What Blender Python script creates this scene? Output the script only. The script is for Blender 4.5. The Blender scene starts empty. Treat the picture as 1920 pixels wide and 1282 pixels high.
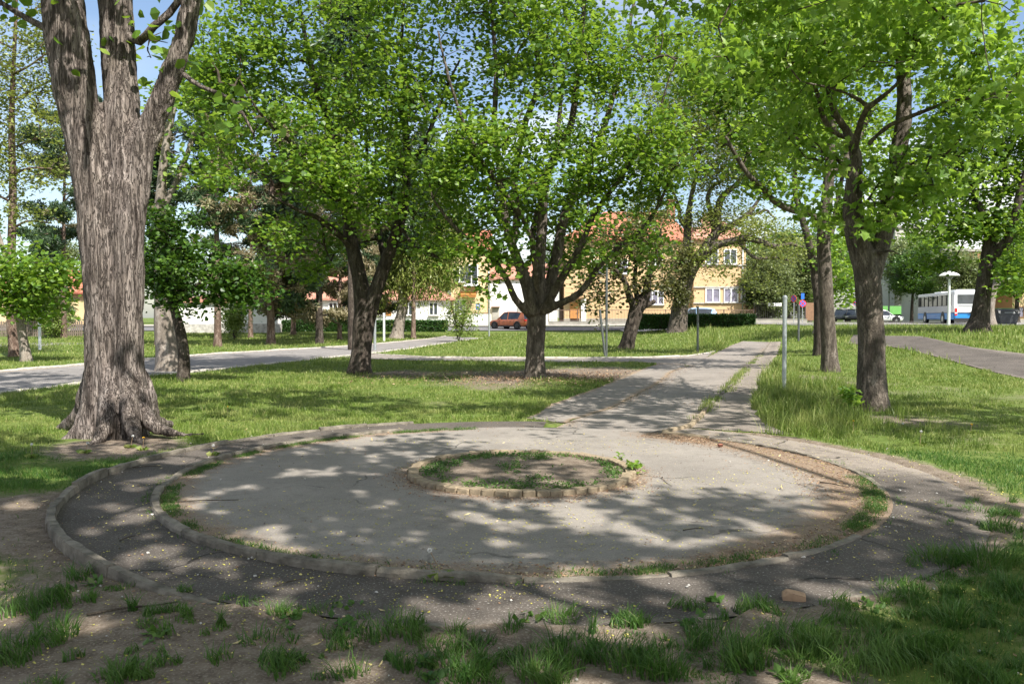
import bpy, bmesh, math, random
import numpy as np
from mathutils import Vector, Matrix, Euler

random.seed(7)
RNG = np.random.default_rng(7)
C = bpy.context.scene.collection
R = math.radians
scene = bpy.context.scene

# ------------------------------------------------------------------ camera
FPX = 1530.0                      # focal length in photograph pixels (1920 wide)
PITCH = math.atan(46.0 / FPX)     # looking slightly down
CAM_H = 1.6
cam_d = bpy.data.cameras.new('camera')
cam_d.sensor_width = 36.0
cam_d.lens = FPX / 1920.0 * 36.0
cam_d.clip_start = 0.05
cam_d.clip_end = 3000
cam = bpy.data.objects.new('camera', cam_d)
C.objects.link(cam)
cam.location = (0, 0, CAM_H)
cam.rotation_euler = (math.pi / 2 - PITCH, 0, 0)
scene.camera = cam

# ------------------------------------------------------------------ sky, sun, exposure
SUN_AZ = R(36.0)                  # to the right of straight behind the camera
SUN_EL = R(50.0)
S = Vector((math.sin(SUN_AZ) * math.cos(SUN_EL), -math.cos(SUN_AZ) * math.cos(SUN_EL), math.sin(SUN_EL)))
world = bpy.data.worlds.new('World')
scene.world = world
world.use_nodes = True
wn = world.node_tree.nodes
wl = world.node_tree.links
wn.clear()
w_out = wn.new('ShaderNodeOutputWorld')
w_bg = wn.new('ShaderNodeBackground')
w_sky = wn.new('ShaderNodeTexSky')
w_sky.sky_type = 'NISHITA'
w_sky.sun_disc = False
w_sky.sun_elevation = SUN_EL
w_sky.sun_rotation = math.pi - SUN_AZ
w_sky.air_density = 1.0
w_sky.dust_density = 1.2
w_bg.inputs['Strength'].default_value = 0.1
# thin fair-weather clouds in the sky
w_tc = wn.new('ShaderNodeTexCoord')
w_map = wn.new('ShaderNodeMapping')
w_map.inputs['Scale'].default_value = (2.2, 2.2, 6.0)
w_map.inputs['Location'].default_value = (0.7, 0.3, 0.2)
w_noise = wn.new('ShaderNodeTexNoise')
w_noise.inputs['Scale'].default_value = 1.6
w_noise.inputs['Detail'].default_value = 6
w_ramp = wn.new('ShaderNodeValToRGB')
w_ramp.color_ramp.elements[0].position = 0.45
w_ramp.color_ramp.elements[1].position = 0.64
w_mix = wn.new('ShaderNodeMix')
w_mix.data_type = 'RGBA'
w_mix.inputs['B'].default_value = (8.2, 8.1, 7.9, 1)
wl.new(w_tc.outputs['Generated'], w_map.inputs['Vector'])
wl.new(w_map.outputs['Vector'], w_noise.inputs['Vector'])
wl.new(w_noise.outputs['Fac'], w_ramp.inputs['Fac'])
w_dot = wn.new('ShaderNodeVectorMath'); w_dot.operation = 'DOT_PRODUCT'
w_dot.inputs[1].default_value = Vector((-.62, .74, .26)).normalized()
wl.new(w_tc.outputs['Generated'], w_dot.inputs[0])
w_mr = wn.new('ShaderNodeMapRange')
w_mr.inputs['From Min'].default_value = .55
w_mr.inputs['From Max'].default_value = .93
w_mr.inputs['To Min'].default_value = 1.0
w_mr.inputs['To Max'].default_value = .12
wl.new(w_dot.outputs['Value'], w_mr.inputs['Value'])
w_mul = wn.new('ShaderNodeMath'); w_mul.operation = 'MULTIPLY'
wl.new(w_ramp.outputs['Color'], w_mul.inputs[0]); wl.new(w_mr.outputs['Result'], w_mul.inputs[1])
wl.new(w_mul.outputs['Value'], w_mix.inputs['Factor'])
wl.new(w_sky.outputs['Color'], w_mix.inputs['A'])
wl.new(w_mix.outputs['Result'], w_bg.inputs['Color'])
wl.new(w_bg.outputs['Background'], w_out.inputs['Surface'])

sun_d = bpy.data.lights.new('sun', 'SUN')
sun_d.energy = 5.0
sun_d.angle = R(0.53)
sun_d.color = (1.0, 0.95, 0.87)
sun = bpy.data.objects.new('sun', sun_d)
C.objects.link(sun)
sun.rotation_euler = (-S).to_track_quat('-Z', 'Y').to_euler()
sun.location = S * 60

scene.view_settings.view_transform = 'Standard'
scene.view_settings.look = 'None'
scene.view_settings.exposure = 1.0
scene.view_settings.gamma = 1.0
scene.render.engine = 'CYCLES'
scene.cycles.max_bounces = 7
scene.cycles.diffuse_bounces = 4
scene.cycles.transmission_bounces = 4
scene.cycles.glossy_bounces = 2
scene.cycles.caustics_reflective = False
scene.cycles.caustics_refractive = False

# ------------------------------------------------------------------ helpers: space
def ss(a, b, v):
    t = np.clip((np.asarray(v, float) - a) / (b - a), 0, 1)
    return t * t * (3 - 2 * t)

def terr(x, y):
    b = 0.9 * ss(60, 100, y)
    m = .92 * ss(8, 22, x) * ss(15, 40, y)
    return 1 - (1 - b) * (1 - m)

def ray(px, py):
    a = (px - 960) / FPX
    b = (641 - py) / FPX
    return Vector((a, math.cos(PITCH) + b * math.sin(PITCH), -math.sin(PITCH) + b * math.cos(PITCH)))

def at(px, py, Y):
    """A pixel of the photograph at the true depth Y of the thing seen there."""
    d = ray(px, py)
    return d * (Y / d.y) + Vector((0, 0, CAM_H))

def gp(px, py):
    """Where a pixel of the photograph meets the ground."""
    d = ray(px, py)
    lo, prev = 2.0, None
    Y = 2.0
    while Y < 400:
        p = d * (Y / d.y) + Vector((0, 0, CAM_H))
        if p.z <= float(terr(p.x, p.y)):
            a, b = Y / 1.02 - .05, Y
            for _ in range(30):
                m = (a + b) / 2
                q = d * (m / d.y) + Vector((0, 0, CAM_H))
                if q.z <= float(terr(q.x, q.y)):
                    b = m
                else:
                    a = m
            q = d * (b / d.y) + Vector((0, 0, CAM_H))
            return q
        Y = Y * 1.02 + .05
    return d * (400 / d.y) + Vector((0, 0, CAM_H))

def on_ground(x, y, dz=0.0):
    return Vector((x, y, float(terr(x, y)) + dz))

# ------------------------------------------------------------------ helpers: noise
def _hash(ix, iy, iz, seed):
    h = (ix.astype(np.int64) * 374761393 + iy.astype(np.int64) * 668265263 + iz.astype(np.int64) * 2147483647 + seed * 974634777)
    h = (h ^ (h >> 13)) * 1274126177
    h = h & 0x7fffffff
    h = (h ^ (h >> 16)) & 0xffffff
    return h / float(0xffffff)

def vnoise(p, seed=0):
    p = np.asarray(p, float)
    i = np.floor(p).astype(np.int64)
    f = p - i
    f = f * f * (3 - 2 * f)
    r = 0
    for dx in (0, 1):
        for dy in (0, 1):
            for dz in (0, 1):
                w = (f[:, 0] if dx else 1 - f[:, 0]) * (f[:, 1] if dy else 1 - f[:, 1]) * (f[:, 2] if dz else 1 - f[:, 2])
                r = r + w * _hash(i[:, 0] + dx, i[:, 1] + dy, i[:, 2] + dz, seed)
    return r

def fbm(p, oct=3, seed=0):
    p = np.asarray(p, float)
    a, s, t = 1.0, 0, 0
    for k in range(oct):
        s = s + a * vnoise(p * (2 ** k) + 17.3 * k, seed + k)
        t += a
        a *= .5
    return s / t

def fbm2(x, y, sc, oct=3, seed=0):
    x = np.asarray(x, float).ravel(); y = np.asarray(y, float).ravel()
    return fbm(np.stack([x * sc, y * sc, np.zeros_like(x)], 1), oct, seed)

# ------------------------------------------------------------------ helpers: objects
def link(name, me, parent=None, loc=(0, 0, 0)):
    o = bpy.data.objects.new(name, me)
    C.objects.link(o)
    if parent is not None:
        o.parent = parent
    o.location = loc
    return o

def np_mesh(name, verts, faces, mats, matidx=None, smooth=False):
    """faces: list of (M,K) int arrays. matidx: list of ints per array or None."""
    verts = np.asarray(verts, np.float32)
    me = bpy.data.meshes.new(name)
    me.vertices.add(len(verts))
    me.vertices.foreach_set('co', verts.ravel())
    faces = [np.asarray(f, np.int32) for f in faces if len(f)]
    nl = sum(f.size for f in faces)
    nf = sum(len(f) for f in faces)
    me.loops.add(nl)
    me.polygons.add(nf)
    me.loops.foreach_set('vertex_index', np.concatenate([f.ravel() for f in faces]))
    tot = np.concatenate([np.full(len(f), f.shape[1], np.int32) for f in faces])
    start = np.concatenate([[0], np.cumsum(tot)[:-1]]).astype(np.int32)
    me.polygons.foreach_set('loop_start', start)
    me.polygons.foreach_set('loop_total', tot)
    if matidx is not None:
        mi = np.concatenate([np.full(len(f), m, np.int32) for f, m in zip(faces, matidx)])
        me.polygons.foreach_set('material_index', mi)
    me.polygons.foreach_set('use_smooth', np.full(nf, smooth, bool))
    for m in (mats if isinstance(mats, (list, tuple)) else [mats]):
        me.materials.append(m)
    me.update(calc_edges=True)
    return me

def tag(o, label=None, cat=None, group=None, kind=None):
    if label: o['label'] = label
    if cat: o['category'] = cat
    if group: o['group'] = group
    if kind: o['kind'] = kind
    return o

def empty(name, loc, label, cat, group=None, rz=0):
    o = link(name, None, None, loc)
    o.empty_display_size = .3
    o.rotation_euler = (0, 0, rz)
    return tag(o, label, cat, group)

def copy_tree(o, parent=None):
    c = o.copy()
    C.objects.link(c)
    c.parent = parent
    for ch in [k for k in bpy.data.objects if k.parent == o]:
        copy_tree(ch, c)
    return c

class MB:
    """Collects boxes, bars, tubes and lathes; build() links them as one mesh."""
    def __init__(self):
        self.bm = bmesh.new()
    def box(self, c, s, rz=0, bev=0, rot=None):
        M = Matrix.Translation(c) @ (rot.to_matrix().to_4x4() if rot else Matrix.Rotation(rz, 4, 'Z')) @ Matrix.Diagonal((s[0], s[1], s[2], 1))
        r = bmesh.ops.create_cube(self.bm, size=1, matrix=M)
        if bev:
            es = list({e for v in r['verts'] for e in v.link_edges})
            bmesh.ops.bevel(self.bm, geom=es, offset=bev, segments=2, affect='EDGES', profile=.6)
        return self
    def bar(self, a, b, r, n=8, r2=None, cap=True):
        a = Vector(a); b = Vector(b)
        d = b - a
        M = Matrix.Translation((a + b) / 2) @ d.to_track_quat('Z', 'Y').to_matrix().to_4x4()
        bmesh.ops.create_cone(self.bm, cap_ends=cap, segments=n, radius1=r, radius2=r if r2 is None else r2, depth=d.length, matrix=M)
        return self
    def poly(self, pts):
        vs = [self.bm.verts.new(p) for p in pts]
        self.bm.faces.new(vs)
        return self
    def prism(self, pts, off):
        """closed solid: polygon pts extruded by vector off"""
        off = Vector(off)
        a = [self.bm.verts.new(p) for p in pts]
        b = [self.bm.verts.new(Vector(p) + off) for p in pts]
        self.bm.faces.new(a[::-1]); self.bm.faces.new(b)
        n = len(a)
        for i in range(n):
            self.bm.faces.new((a[i], a[(i + 1) % n], b[(i + 1) % n], b[i]))
        return self
    def lathe(self, prof, c=(0, 0, 0), n=20, axis='Z'):
        rings = []
        for r, h in prof:
            ring = []
            for k in range(n):
                t = 2 * math.pi * k / n
                if axis == 'Z': p = (r * math.cos(t), r * math.sin(t), h)
                elif axis == 'Y': p = (r * math.cos(t), h, r * math.sin(t))
                else: p = (h, r * math.cos(t), r * math.sin(t))
                ring.append(self.bm.verts.new(Vector(c) + Vector(p)))
            rings.append(ring)
        for i in range(len(rings) - 1):
            for k in range(n):
                self.bm.faces.new((rings[i][k], rings[i][(k + 1) % n], rings[i + 1][(k + 1) % n], rings[i + 1][k]))
        self.bm.faces.new(rings[0][::-1]); self.bm.faces.new(rings[-1])
        return self
    def build(self, name, mat, parent=None, loc=(0, 0, 0), smooth=False):
        bmesh.ops.recalc_face_normals(self.bm, faces=self.bm.faces[:])
        me = bpy.data.meshes.new(name)
        self.bm.to_mesh(me); self.bm.free()
        me.materials.append(mat)
        if smooth:
            me.polygons.foreach_set('use_smooth', np.full(len(me.polygons), True))
        return link(name, me, parent, loc)

# ------------------------------------------------------------------ materials
def new_mat(name):
    m = bpy.data.materials.new(name)
    m.use_nodes = True
    n = m.node_tree.nodes
    return m, n, m.node_tree.links, n['Principled BSDF'], n['Material Output']

def coords(n, l, scale=(1, 1, 1), kind='Object'):
    tc = n.new('ShaderNodeTexCoord'); mp = n.new('ShaderNodeMapping')
    mp.inputs['Scale'].default_value = scale
    l.new(tc.outputs[kind], mp.inputs['Vector'])
    return mp.outputs['Vector']

def noise(n, l, vec, scale, detail=4, rough=.55, dist=0):
    t = n.new('ShaderNodeTexNoise')
    t.inputs['Scale'].default_value = scale
    t.inputs['Detail'].default_value = detail
    t.inputs['Roughness'].default_value = rough
    t.inputs['Distortion'].default_value = dist
    if vec is not None: l.new(vec, t.inputs['Vector'])
    return t.outputs['Fac']

def ramp(n, l, fac, stops):
    r = n.new('ShaderNodeValToRGB')
    e = r.color_ramp.elements
    while len(e) > 2: e.remove(e[-1])
    for i, (p, c) in enumerate(stops):
        if i < 2: k = e[i]
        else: k = e.new(p)
        k.position = p
        k.color = (*c, 1) if len(c) == 3 else c
    l.new(fac, r.inputs['Fac'])
    return r.outputs['Color']

def mixc(n, l, fac, a, b, mode='MIX'):
    m = n.new('ShaderNodeMix'); m.data_type = 'RGBA'; m.blend_type = mode
    for s, v in (('Factor', fac), ('A', a), ('B', b)):
        if isinstance(v, (int, float)): m.inputs[s].default_value = v
        elif isinstance(v, (tuple, list)): m.inputs[s].default_value = (*v, 1) if len(v) == 3 else v
        else: l.new(v, m.inputs[s])
    return m.outputs['Result']

def bump(n, l, h, strength, dist, bsdf):
    b = n.new('ShaderNodeBump')
    b.inputs['Strength'].default_value = strength
    b.inputs['Distance'].default_value = dist
    l.new(h, b.inputs['Height'])
    l.new(b.outputs['Normal'], bsdf.inputs['Normal'])

def plain(name, col, rough=.6, metal=0, var=.12, scale=3.0, spec=.5, bmp=0):
    """paint, render, metal: a colour with weathering at two scales"""
    m, n, l, b, o = new_mat(name)
    v = coords(n, l)
    f = noise(n, l, v, scale, 6, .6)
    lo = tuple(c * (1 - var) for c in col); hi = tuple(min(1, c * (1 + var)) for c in col)
    l.new(ramp(n, l, f, [(.3, lo), (.7, hi)]), b.inputs['Base Color'])
    b.inputs['Roughness'].default_value = rough
    b.inputs['Metallic'].default_value = metal
    b.inputs['Specular IOR Level'].default_value = spec
    if bmp: bump(n, l, noise(n, l, v, 60, 4), bmp, .01, b)
    return m

def leaf_mat(name, stops, trans, tfac=.38, rough=.42, spec=.45):
    m, n, l, b, o = new_mat(name)
    g = n.new('ShaderNodeNewGeometry')
    col = ramp(n, l, g.outputs['Random Per Island'], stops)
    big = noise(n, l, coords(n, l), .45, 2)
    col = mixc(n, l, mixfac(n, l, big, .35, .65), col, mixc(n, l, 1.0, col, (.72, .8, .7), 'MULTIPLY'))
    l.new(col, b.inputs['Base Color'])
    b.inputs['Roughness'].default_value = rough
    b.inputs['Specular IOR Level'].default_value = spec
    t = n.new('ShaderNodeBsdfTranslucent')
    l.new(mixc(n, l, .5, col, trans), t.inputs['Color'])
    mx = n.new('ShaderNodeMixShader')
    mx.inputs['Fac'].default_value = tfac
    l.new(b.outputs['BSDF'], mx.inputs[1]); l.new(t.outputs['BSDF'], mx.inputs[2])
    l.new(mx.outputs['Shader'], o.inputs['Surface'])
    return m

def grass_mat(name, stops, trans, straw):
    """blades: colour differs from blade to blade and from patch to patch of the lawn"""
    m = leaf_mat(name, stops, trans, .32, .5, .35)
    n, l = m.node_tree.nodes, m.node_tree.links
    b = n['Principled BSDF']
    src = b.inputs['Base Color'].links[0].from_socket
    v = coords(n, l)
    p1 = noise(n, l, v, .9, 5, .65); p2 = noise(n, l, v, 4.5, 4, .6)
    c = mixc(n, l, mixfac(n, l, p1, .48, .68), src, straw)
    c = mixc(n, l, mixfac(n, l, p2, .5, .34), c, mixc(n, l, 1.0, c, (.5, .62, .5), 'MULTIPLY'))
    l.new(c, b.inputs['Base Color'])
    return m

def mixfac(n, l, f, a, b):
    r = n.new('ShaderNodeMapRange')
    r.inputs['From Min'].default_value = a
    r.inputs['From Max'].default_value = b
    l.new(f, r.inputs['Value'])
    return r.outputs['Result']

def bark_mat(name, dark, mid, light, zs=.22, scale=9, strength=.9, dist=.03):
    m, n, l, b, o = new_mat(name)
    v = coords(n, l, (1, 1, zs))
    a = noise(n, l, v, scale, 8, .62, .6)
    fine = noise(n, l, v, scale * 4.5, 5, .6, .3)
    blot = noise(n, l, coords(n, l), 1.7, 4, .6)
    c = ramp(n, l, a, [(.33, dark), (.5, mid), (.68, light)])
    c = mixc(n, l, mixfac(n, l, blot, .4, .75), c, mixc(n, l, 1.0, c, (.72, .72, .66), 'MULTIPLY'))
    c = mixc(n, l, mixfac(n, l, fine, .45, .3), c, dark)
    fur = noise(n, l, v, scale * 1.9, 3, .5, 1.2)
    ab = n.new('ShaderNodeMath'); ab.operation = 'SUBTRACT'; ab.inputs[1].default_value = .5
    l.new(fur, ab.inputs[0])
    ab2 = n.new('ShaderNodeMath'); ab2.operation = 'ABSOLUTE'; l.new(ab.outputs['Value'], ab2.inputs[0])
    c = mixc(n, l, mixfac(n, l, ab2.outputs['Value'], .045, .0), c, tuple(x * 1.5 for x in dark))
    l.new(c, b.inputs['Base Color'])
    b.inputs['Roughness'].default_value = .9
    b.inputs['Specular IOR Level'].default_value = .2
    h = n.new('ShaderNodeMath'); h.operation = 'MULTIPLY_ADD'
    h.inputs[1].default_value = .35
    l.new(fine, h.inputs[0]); l.new(a, h.inputs[2])
    hh = n.new('ShaderNodeMath'); hh.operation = 'MULTIPLY_ADD'; hh.inputs[1].default_value = .5
    l.new(mixfac(n, l, ab2.outputs['Value'], 0, .06), hh.inputs[0]); l.new(h.outputs['Value'], hh.inputs[2]); h = hh
    bump(n, l, h.outputs['Value'], strength, dist, b)
    return m

M = {}
M['bark_old'] = bark_mat('old furrowed bark', (.045, .035, .03), (.235, .195, .175), (.4, .345, .315), .09, 15, 1.0, .06)
M['bark_maple'] = bark_mat('maple bark', (.045, .037, .03), (.13, .108, .09), (.24, .205, .175), .3, 9, .8, .03)
M['bark_pale'] = bark_mat('pale smooth bark', (.13, .11, .09), (.27, .23, .2), (.38, .34, .3), .3, 7, .6, .02)
M['bark_dark'] = bark_mat('dark bark', (.028, .022, .018), (.085, .068, .056), (.16, .135, .115), .3, 9, .8, .03)
M['bark_pine'] = bark_mat('pine bark', (.07, .045, .034), (.2, .14, .11), (.33, .26, .215), .35, 8, .9, .03)
M['twig'] = bark_mat('twig bark', (.035, .028, .022), (.08, .065, .05), (.14, .115, .09), .4, 14, .5, .01)

M['leaf_maple'] = leaf_mat('maple leaves', [(0, (.042, .098, .013)), (.4, (.092, .185, .022)), (.8, (.165, .285, .038)), (1, (.29, .385, .08))], (.44, .64, .05), .44)
M['leaf_bright'] = leaf_mat('bright spring maple leaves', [(0, (.06, .125, .016)), (.4, (.125, .235, .028)), (.8, (.225, .345, .055)), (1, (.36, .45, .13))], (.5, .74, .06), .45)
M['leaf_dark'] = leaf_mat('dense dark leaves', [(0, (.026, .066, .01)), (.5, (.05, .115, .014)), (1, (.11, .2, .026))], (.16, .3, .02), .3)
M['leaf_olive'] = leaf_mat('bronze olive leaves', [(0, (.06, .062, .022)), (.5, (.1, .105, .032)), (1, (.17, .165, .06))], (.24, .24, .05), .3)
M['leaf_light'] = leaf_mat('pale young leaves', [(0, (.13, .19, .04)), (.5, (.2, .28, .065)), (1, (.32, .38, .12))], (.42, .5, .1), .38)
M['leaf_yellow'] = leaf_mat('yellow green leaves', [(0, (.13, .17, .03)), (.5, (.22, .27, .05)), (1, (.34, .36, .12))], (.42, .46, .08), .35)
M['leaf_willow'] = leaf_mat('hazy olive shrub leaves', [(0, (.085, .12, .04)), (.5, (.15, .19, .065)), (1, (.27, .3, .13))], (.3, .36, .1), .33)
M['needle'] = leaf_mat('pine needles', [(0, (.03, .06, .028)), (.5, (.055, .1, .045)), (1, (.1, .15, .06))], (.06, .12, .04), .15)
M['needle_dead'] = leaf_mat('withered tan needles', [(0, (.15, .125, .07)), (.5, (.27, .22, .13)), (1, (.4, .34, .21))], (.34, .28, .13), .25)
M['leaf_hedge'] = leaf_mat('hedge leaves', [(0, (.015, .05, .009)), (.5, (.032, .095, .015)), (1, (.075, .16, .028))], (.12, .26, .03), .25)
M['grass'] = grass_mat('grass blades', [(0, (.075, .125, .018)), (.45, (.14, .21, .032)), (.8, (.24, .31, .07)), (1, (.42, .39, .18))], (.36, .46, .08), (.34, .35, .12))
M['grass_fore'] = grass_mat('dark lush grass', [(0, (.035, .09, .015)), (.5, (.065, .15, .024)), (.93, (.12, .21, .045)), (1, (.3, .27, .13))], (.16, .32, .05), (.12, .2, .04))

# ------------------------------------------------------------------ ground materials
def ground_mat():
    m, n, l, b, o = new_mat('lawn and soil')
    v = coords(n, l)
    at_ = n.new('ShaderNodeAttribute'); at_.attribute_name = 'soil'
    big = noise(n, l, v, .35, 4); fine = noise(n, l, v, 9, 6, .65); grit = noise(n, l, v, 70, 3, .6)
    grass = ramp(n, l, fine, [(.3, (.06, .085, .02)), (.55, (.115, .15, .035)), (.75, (.2, .2, .075))])
    grass = mixc(n, l, mixfac(n, l, big, .35, .7), grass, (.1, .15, .035))
    soil = ramp(n, l, fine, [(.28, (.085, .064, .048)), (.52, (.165, .13, .1)), (.74, (.25, .205, .165))])
    soil = mixc(n, l, mixfac(n, l, grit, .5, .72), soil, (.29, .245, .2))
    f = n.new('ShaderNodeMath'); f.operation = 'ADD'
    l.new(at_.outputs['Fac'], f.inputs[0])
    g = n.new('ShaderNodeMapRange'); g.inputs['To Min'].default_value = -.3; g.inputs['To Max'].default_value = .3
    l.new(fine, g.inputs['Value']); l.new(g.outputs['Result'], f.inputs[1])
    l.new(mixc(n, l, mixfac(n, l, f.outputs['Value'], .3, .6), grass, soil), b.inputs['Base Color'])
    b.inputs['Roughness'].default_value = .95
    b.inputs['Specular IOR Level'].default_value = .1
    bump(n, l, grit, .7, .012, b)
    return m

def paving_mat(name, base, var=.25, grit_scale=160, dirt=(.16, .115, .08), crack=True, stone=(.36, .34, .31)):
    m, n, l, b, o = new_mat(name)
    v = coords(n, l)
    at_ = n.new('ShaderNodeAttribute'); at_.attribute_name = 'dirt'
    big = noise(n, l, v, .9, 5, .6); mid = noise(n, l, v, 7, 5, .6); grit = noise(n, l, v, grit_scale, 3, .7)
    lo = tuple(c * (1 - var) for c in base); hi = tuple(c * (1 + var) for c in base)
    c = ramp(n, l, big, [(.3, lo), (.7, hi)])
    c = mixc(n, l, mixfac(n, l, mid, .52, .75), c, tuple(x * .8 for x in base))
    c = mixc(n, l, mixfac(n, l, grit, .58, .72), c, stone)
    c = mixc(n, l, mixfac(n, l, grit, .42, .3), c, tuple(x * .55 for x in base))
    f = n.new('ShaderNodeMath'); f.operation = 'ADD'
    g = n.new('ShaderNodeMapRange'); g.inputs['To Min'].default_value = -.45; g.inputs['To Max'].default_value = .45
    l.new(mid, g.inputs['Value']); l.new(at_.outputs['Fac'], f.inputs[0]); l.new(g.outputs['Result'], f.inputs[1])
    c = mixc(n, l, mixfac(n, l, f.outputs['Value'], .3, .8), c, mixc(n, l, mixfac(n, l, grit, .4, .65), dirt, tuple(x * 1.7 for x in dirt)))
    # hairline cracks that come and go, and a few old stains
    wob = n.new('ShaderNodeTexNoise'); wob.inputs['Scale'].default_value = 3.2; wob.inputs['Detail'].default_value = 5
    l.new(v, wob.inputs['Vector'])
    vm = n.new('ShaderNodeMix'); vm.data_type = 'VECTOR'; vm.inputs['Factor'].default_value = .22
    l.new(v, vm.inputs['A']); l.new(wob.outputs['Color'], vm.inputs['B'])
    vo = n.new('ShaderNodeTexVoronoi'); vo.feature = 'DISTANCE_TO_EDGE'; vo.inputs['Scale'].default_value = .95
    l.new(vm.outputs['Result'], vo.inputs['Vector'])
    line = mixfac(n, l, vo.outputs['Distance'], .012, .002)
    where = mixfac(n, l, noise(n, l, v, .7, 3), .5, .6)
    mu = n.new('ShaderNodeMath'); mu.operation = 'MULTIPLY'; l.new(line, mu.inputs[0]); l.new(where, mu.inputs[1])
    c = mixc(n, l, mu.outputs['Value'], c, tuple(x * .3 for x in base))
    c = mixc(n, l, mixfac(n, l, noise(n, l, v, 2.1, 4, .7, .8), .6, .78), c, mixc(n, l, 1.0, c, (.66, .63, .6), 'MULTIPLY'))
    l.new(c, b.inputs['Base Color'])
    b.inputs['Roughness'].default_value = .9
    b.inputs['Specular IOR Level'].default_value = .25
    bump(n, l, grit, .5, .006, b)
    return m

M['ground'] = ground_mat()
M['disc'] = paving_mat('worn grey asphalt', (.23, .207, .184), .2, 85, (.17, .125, .09))
M['track'] = paving_mat('dark coarse asphalt', (.088, .075, .065), .35, 65, (.19, .163, .138))
M['path'] = paving_mat('path asphalt', (.225, .2, .178), .2, 85, (.2, .145, .095))
M['path_grey'] = paving_mat('grey side path', (.205, .192, .183), .22, 60, (.19, .15, .11))
M['road'] = paving_mat('street asphalt', (.14, .14, .145), .15, 60)
M['pavement'] = paving_mat('pavement concrete', (.4, .37, .34), .12, 60)
M['kerb'] = plain('weathered kerb concrete', (.17, .15, .122), .9, 0, .55, 7, .2, .8)
M['kerb_pale'] = plain('pale kerb concrete', (.42, .39, .35), .9, 0, .25, 6, .2, .5)
M['stone_tan'] = plain('tan edging stone', (.265, .212, .145), .9, 0, .38, 9, .2, .8)

CX, CY = 0.09, 8.28             # centre of the round paved area
R_DISC, R_IN, R_OUT = 3.28, 3.42, 4.12

# ------------------------------------------------------------------ outlines on the ground (read off the photograph, at true ground points)
def G(*pts): return [gp(*p) for p in pts]
E_strip_l = G((985, 785), (1020, 765), (1075, 743), (1115, 730), (1160, 710), (1195, 695), (1232, 683), (1258, 680))
E_main_l = G((990, 818), (1030, 806), (1062, 794), (1100, 780), (1145, 767), (1195, 740), (1240, 715), (1260, 697), (1290, 687), (1320, 672), (1345, 660), (1370, 648), (1392, 640))
E_main_r = G((1284, 826), (1290, 815), (1296, 803), (1305, 788), (1320, 770), (1340, 752), (1365, 730), (1390, 702), (1410, 682), (1430, 662), (1445, 642))
E_strip_r = G((1495, 817), (1457, 806), (1430, 790), (1410, 767), (1417, 740), (1432, 707), (1445, 687), (1457, 667), (1465, 641))
E_left_lo = G((-420, 800), (0, 738), (140, 721), (380, 696), (520, 681), (640, 669), (760, 655), (840, 643), (905, 634))
E_left_up = G((-420, 722), (0, 697), (140, 686), (400, 664), (520, 657), (640, 650), (740, 642), (800, 636), (835, 631))
E_cross_up = G((690, 664), (800, 671), (1020, 672), (1220, 671), (1290, 668), (1340, 660))
E_cross_lo = G((640, 671), (760, 676), (1020, 679), (1195, 679), (1258, 684), (1300, 686))
E_right_up = G((1600, 629), (1662, 631), (1730, 632), (1772, 642), (1825, 653), (1920, 665), (2250, 700))
E_right_lo = G((1590, 645), (1662, 650), (1709, 658), (1772, 674), (1841, 693), (1920, 711), (2250, 790))

def xy(pts): return np.array([(p[0], p[1]) for p in pts])
def inpoly(x, y, poly):
    poly = np.asarray(poly); r = np.zeros(x.shape, bool)
    j = len(poly) - 1
    for i in range(len(poly)):
        xi, yi = poly[i]; xj, yj = poly[j]
        c = ((yi > y) != (yj > y)) & (x < (xj - xi) * (y - yi) / (yj - yi + 1e-12) + xi)
        r ^= c; j = i
    return r

POLYS = {
    'strip_l': np.vstack([xy(E_strip_l), xy(E_main_l[2:9])[::-1]]),
    'main': np.vstack([xy(E_main_l), xy(E_main_r)[::-1]]),
    'strip_r': np.vstack([xy(E_main_r[2:]), xy(E_strip_r)[::-1]]),
    'left': np.vstack([xy(E_left_lo), xy(E_left_up)[::-1]]),
    'cross': np.vstack([xy(E_cross_lo), xy(E_cross_up)[::-1]]),
    'right': np.vstack([xy(E_right_lo), xy(E_right_up)[::-1]]),
}

def edge_wobble(x, y, amp=.16, sc=2.2):
    return (fbm2(x, y, sc, 3, 51) - .5) * amp * 2, (fbm2(x, y, sc, 3, 87) - .5) * amp * 2

def paved(x, y):
    """True where paving (not lawn) lies."""
    x = np.asarray(x, float); y = np.asarray(y, float)
    wx, wy = edge_wobble(x, y)
    xx, yy = x + wx.reshape(x.shape), y + wy.reshape(y.shape)
    r = np.hypot(xx - CX, yy - CY)
    rr = np.hypot(x - CX, y - CY)
    out = (rr < R_OUT + .03) & ((r < R_OUT + .05) | (x < 0))
    for k, p in POLYS.items():
        out |= inpoly(xx, yy, p)
    return out

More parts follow.
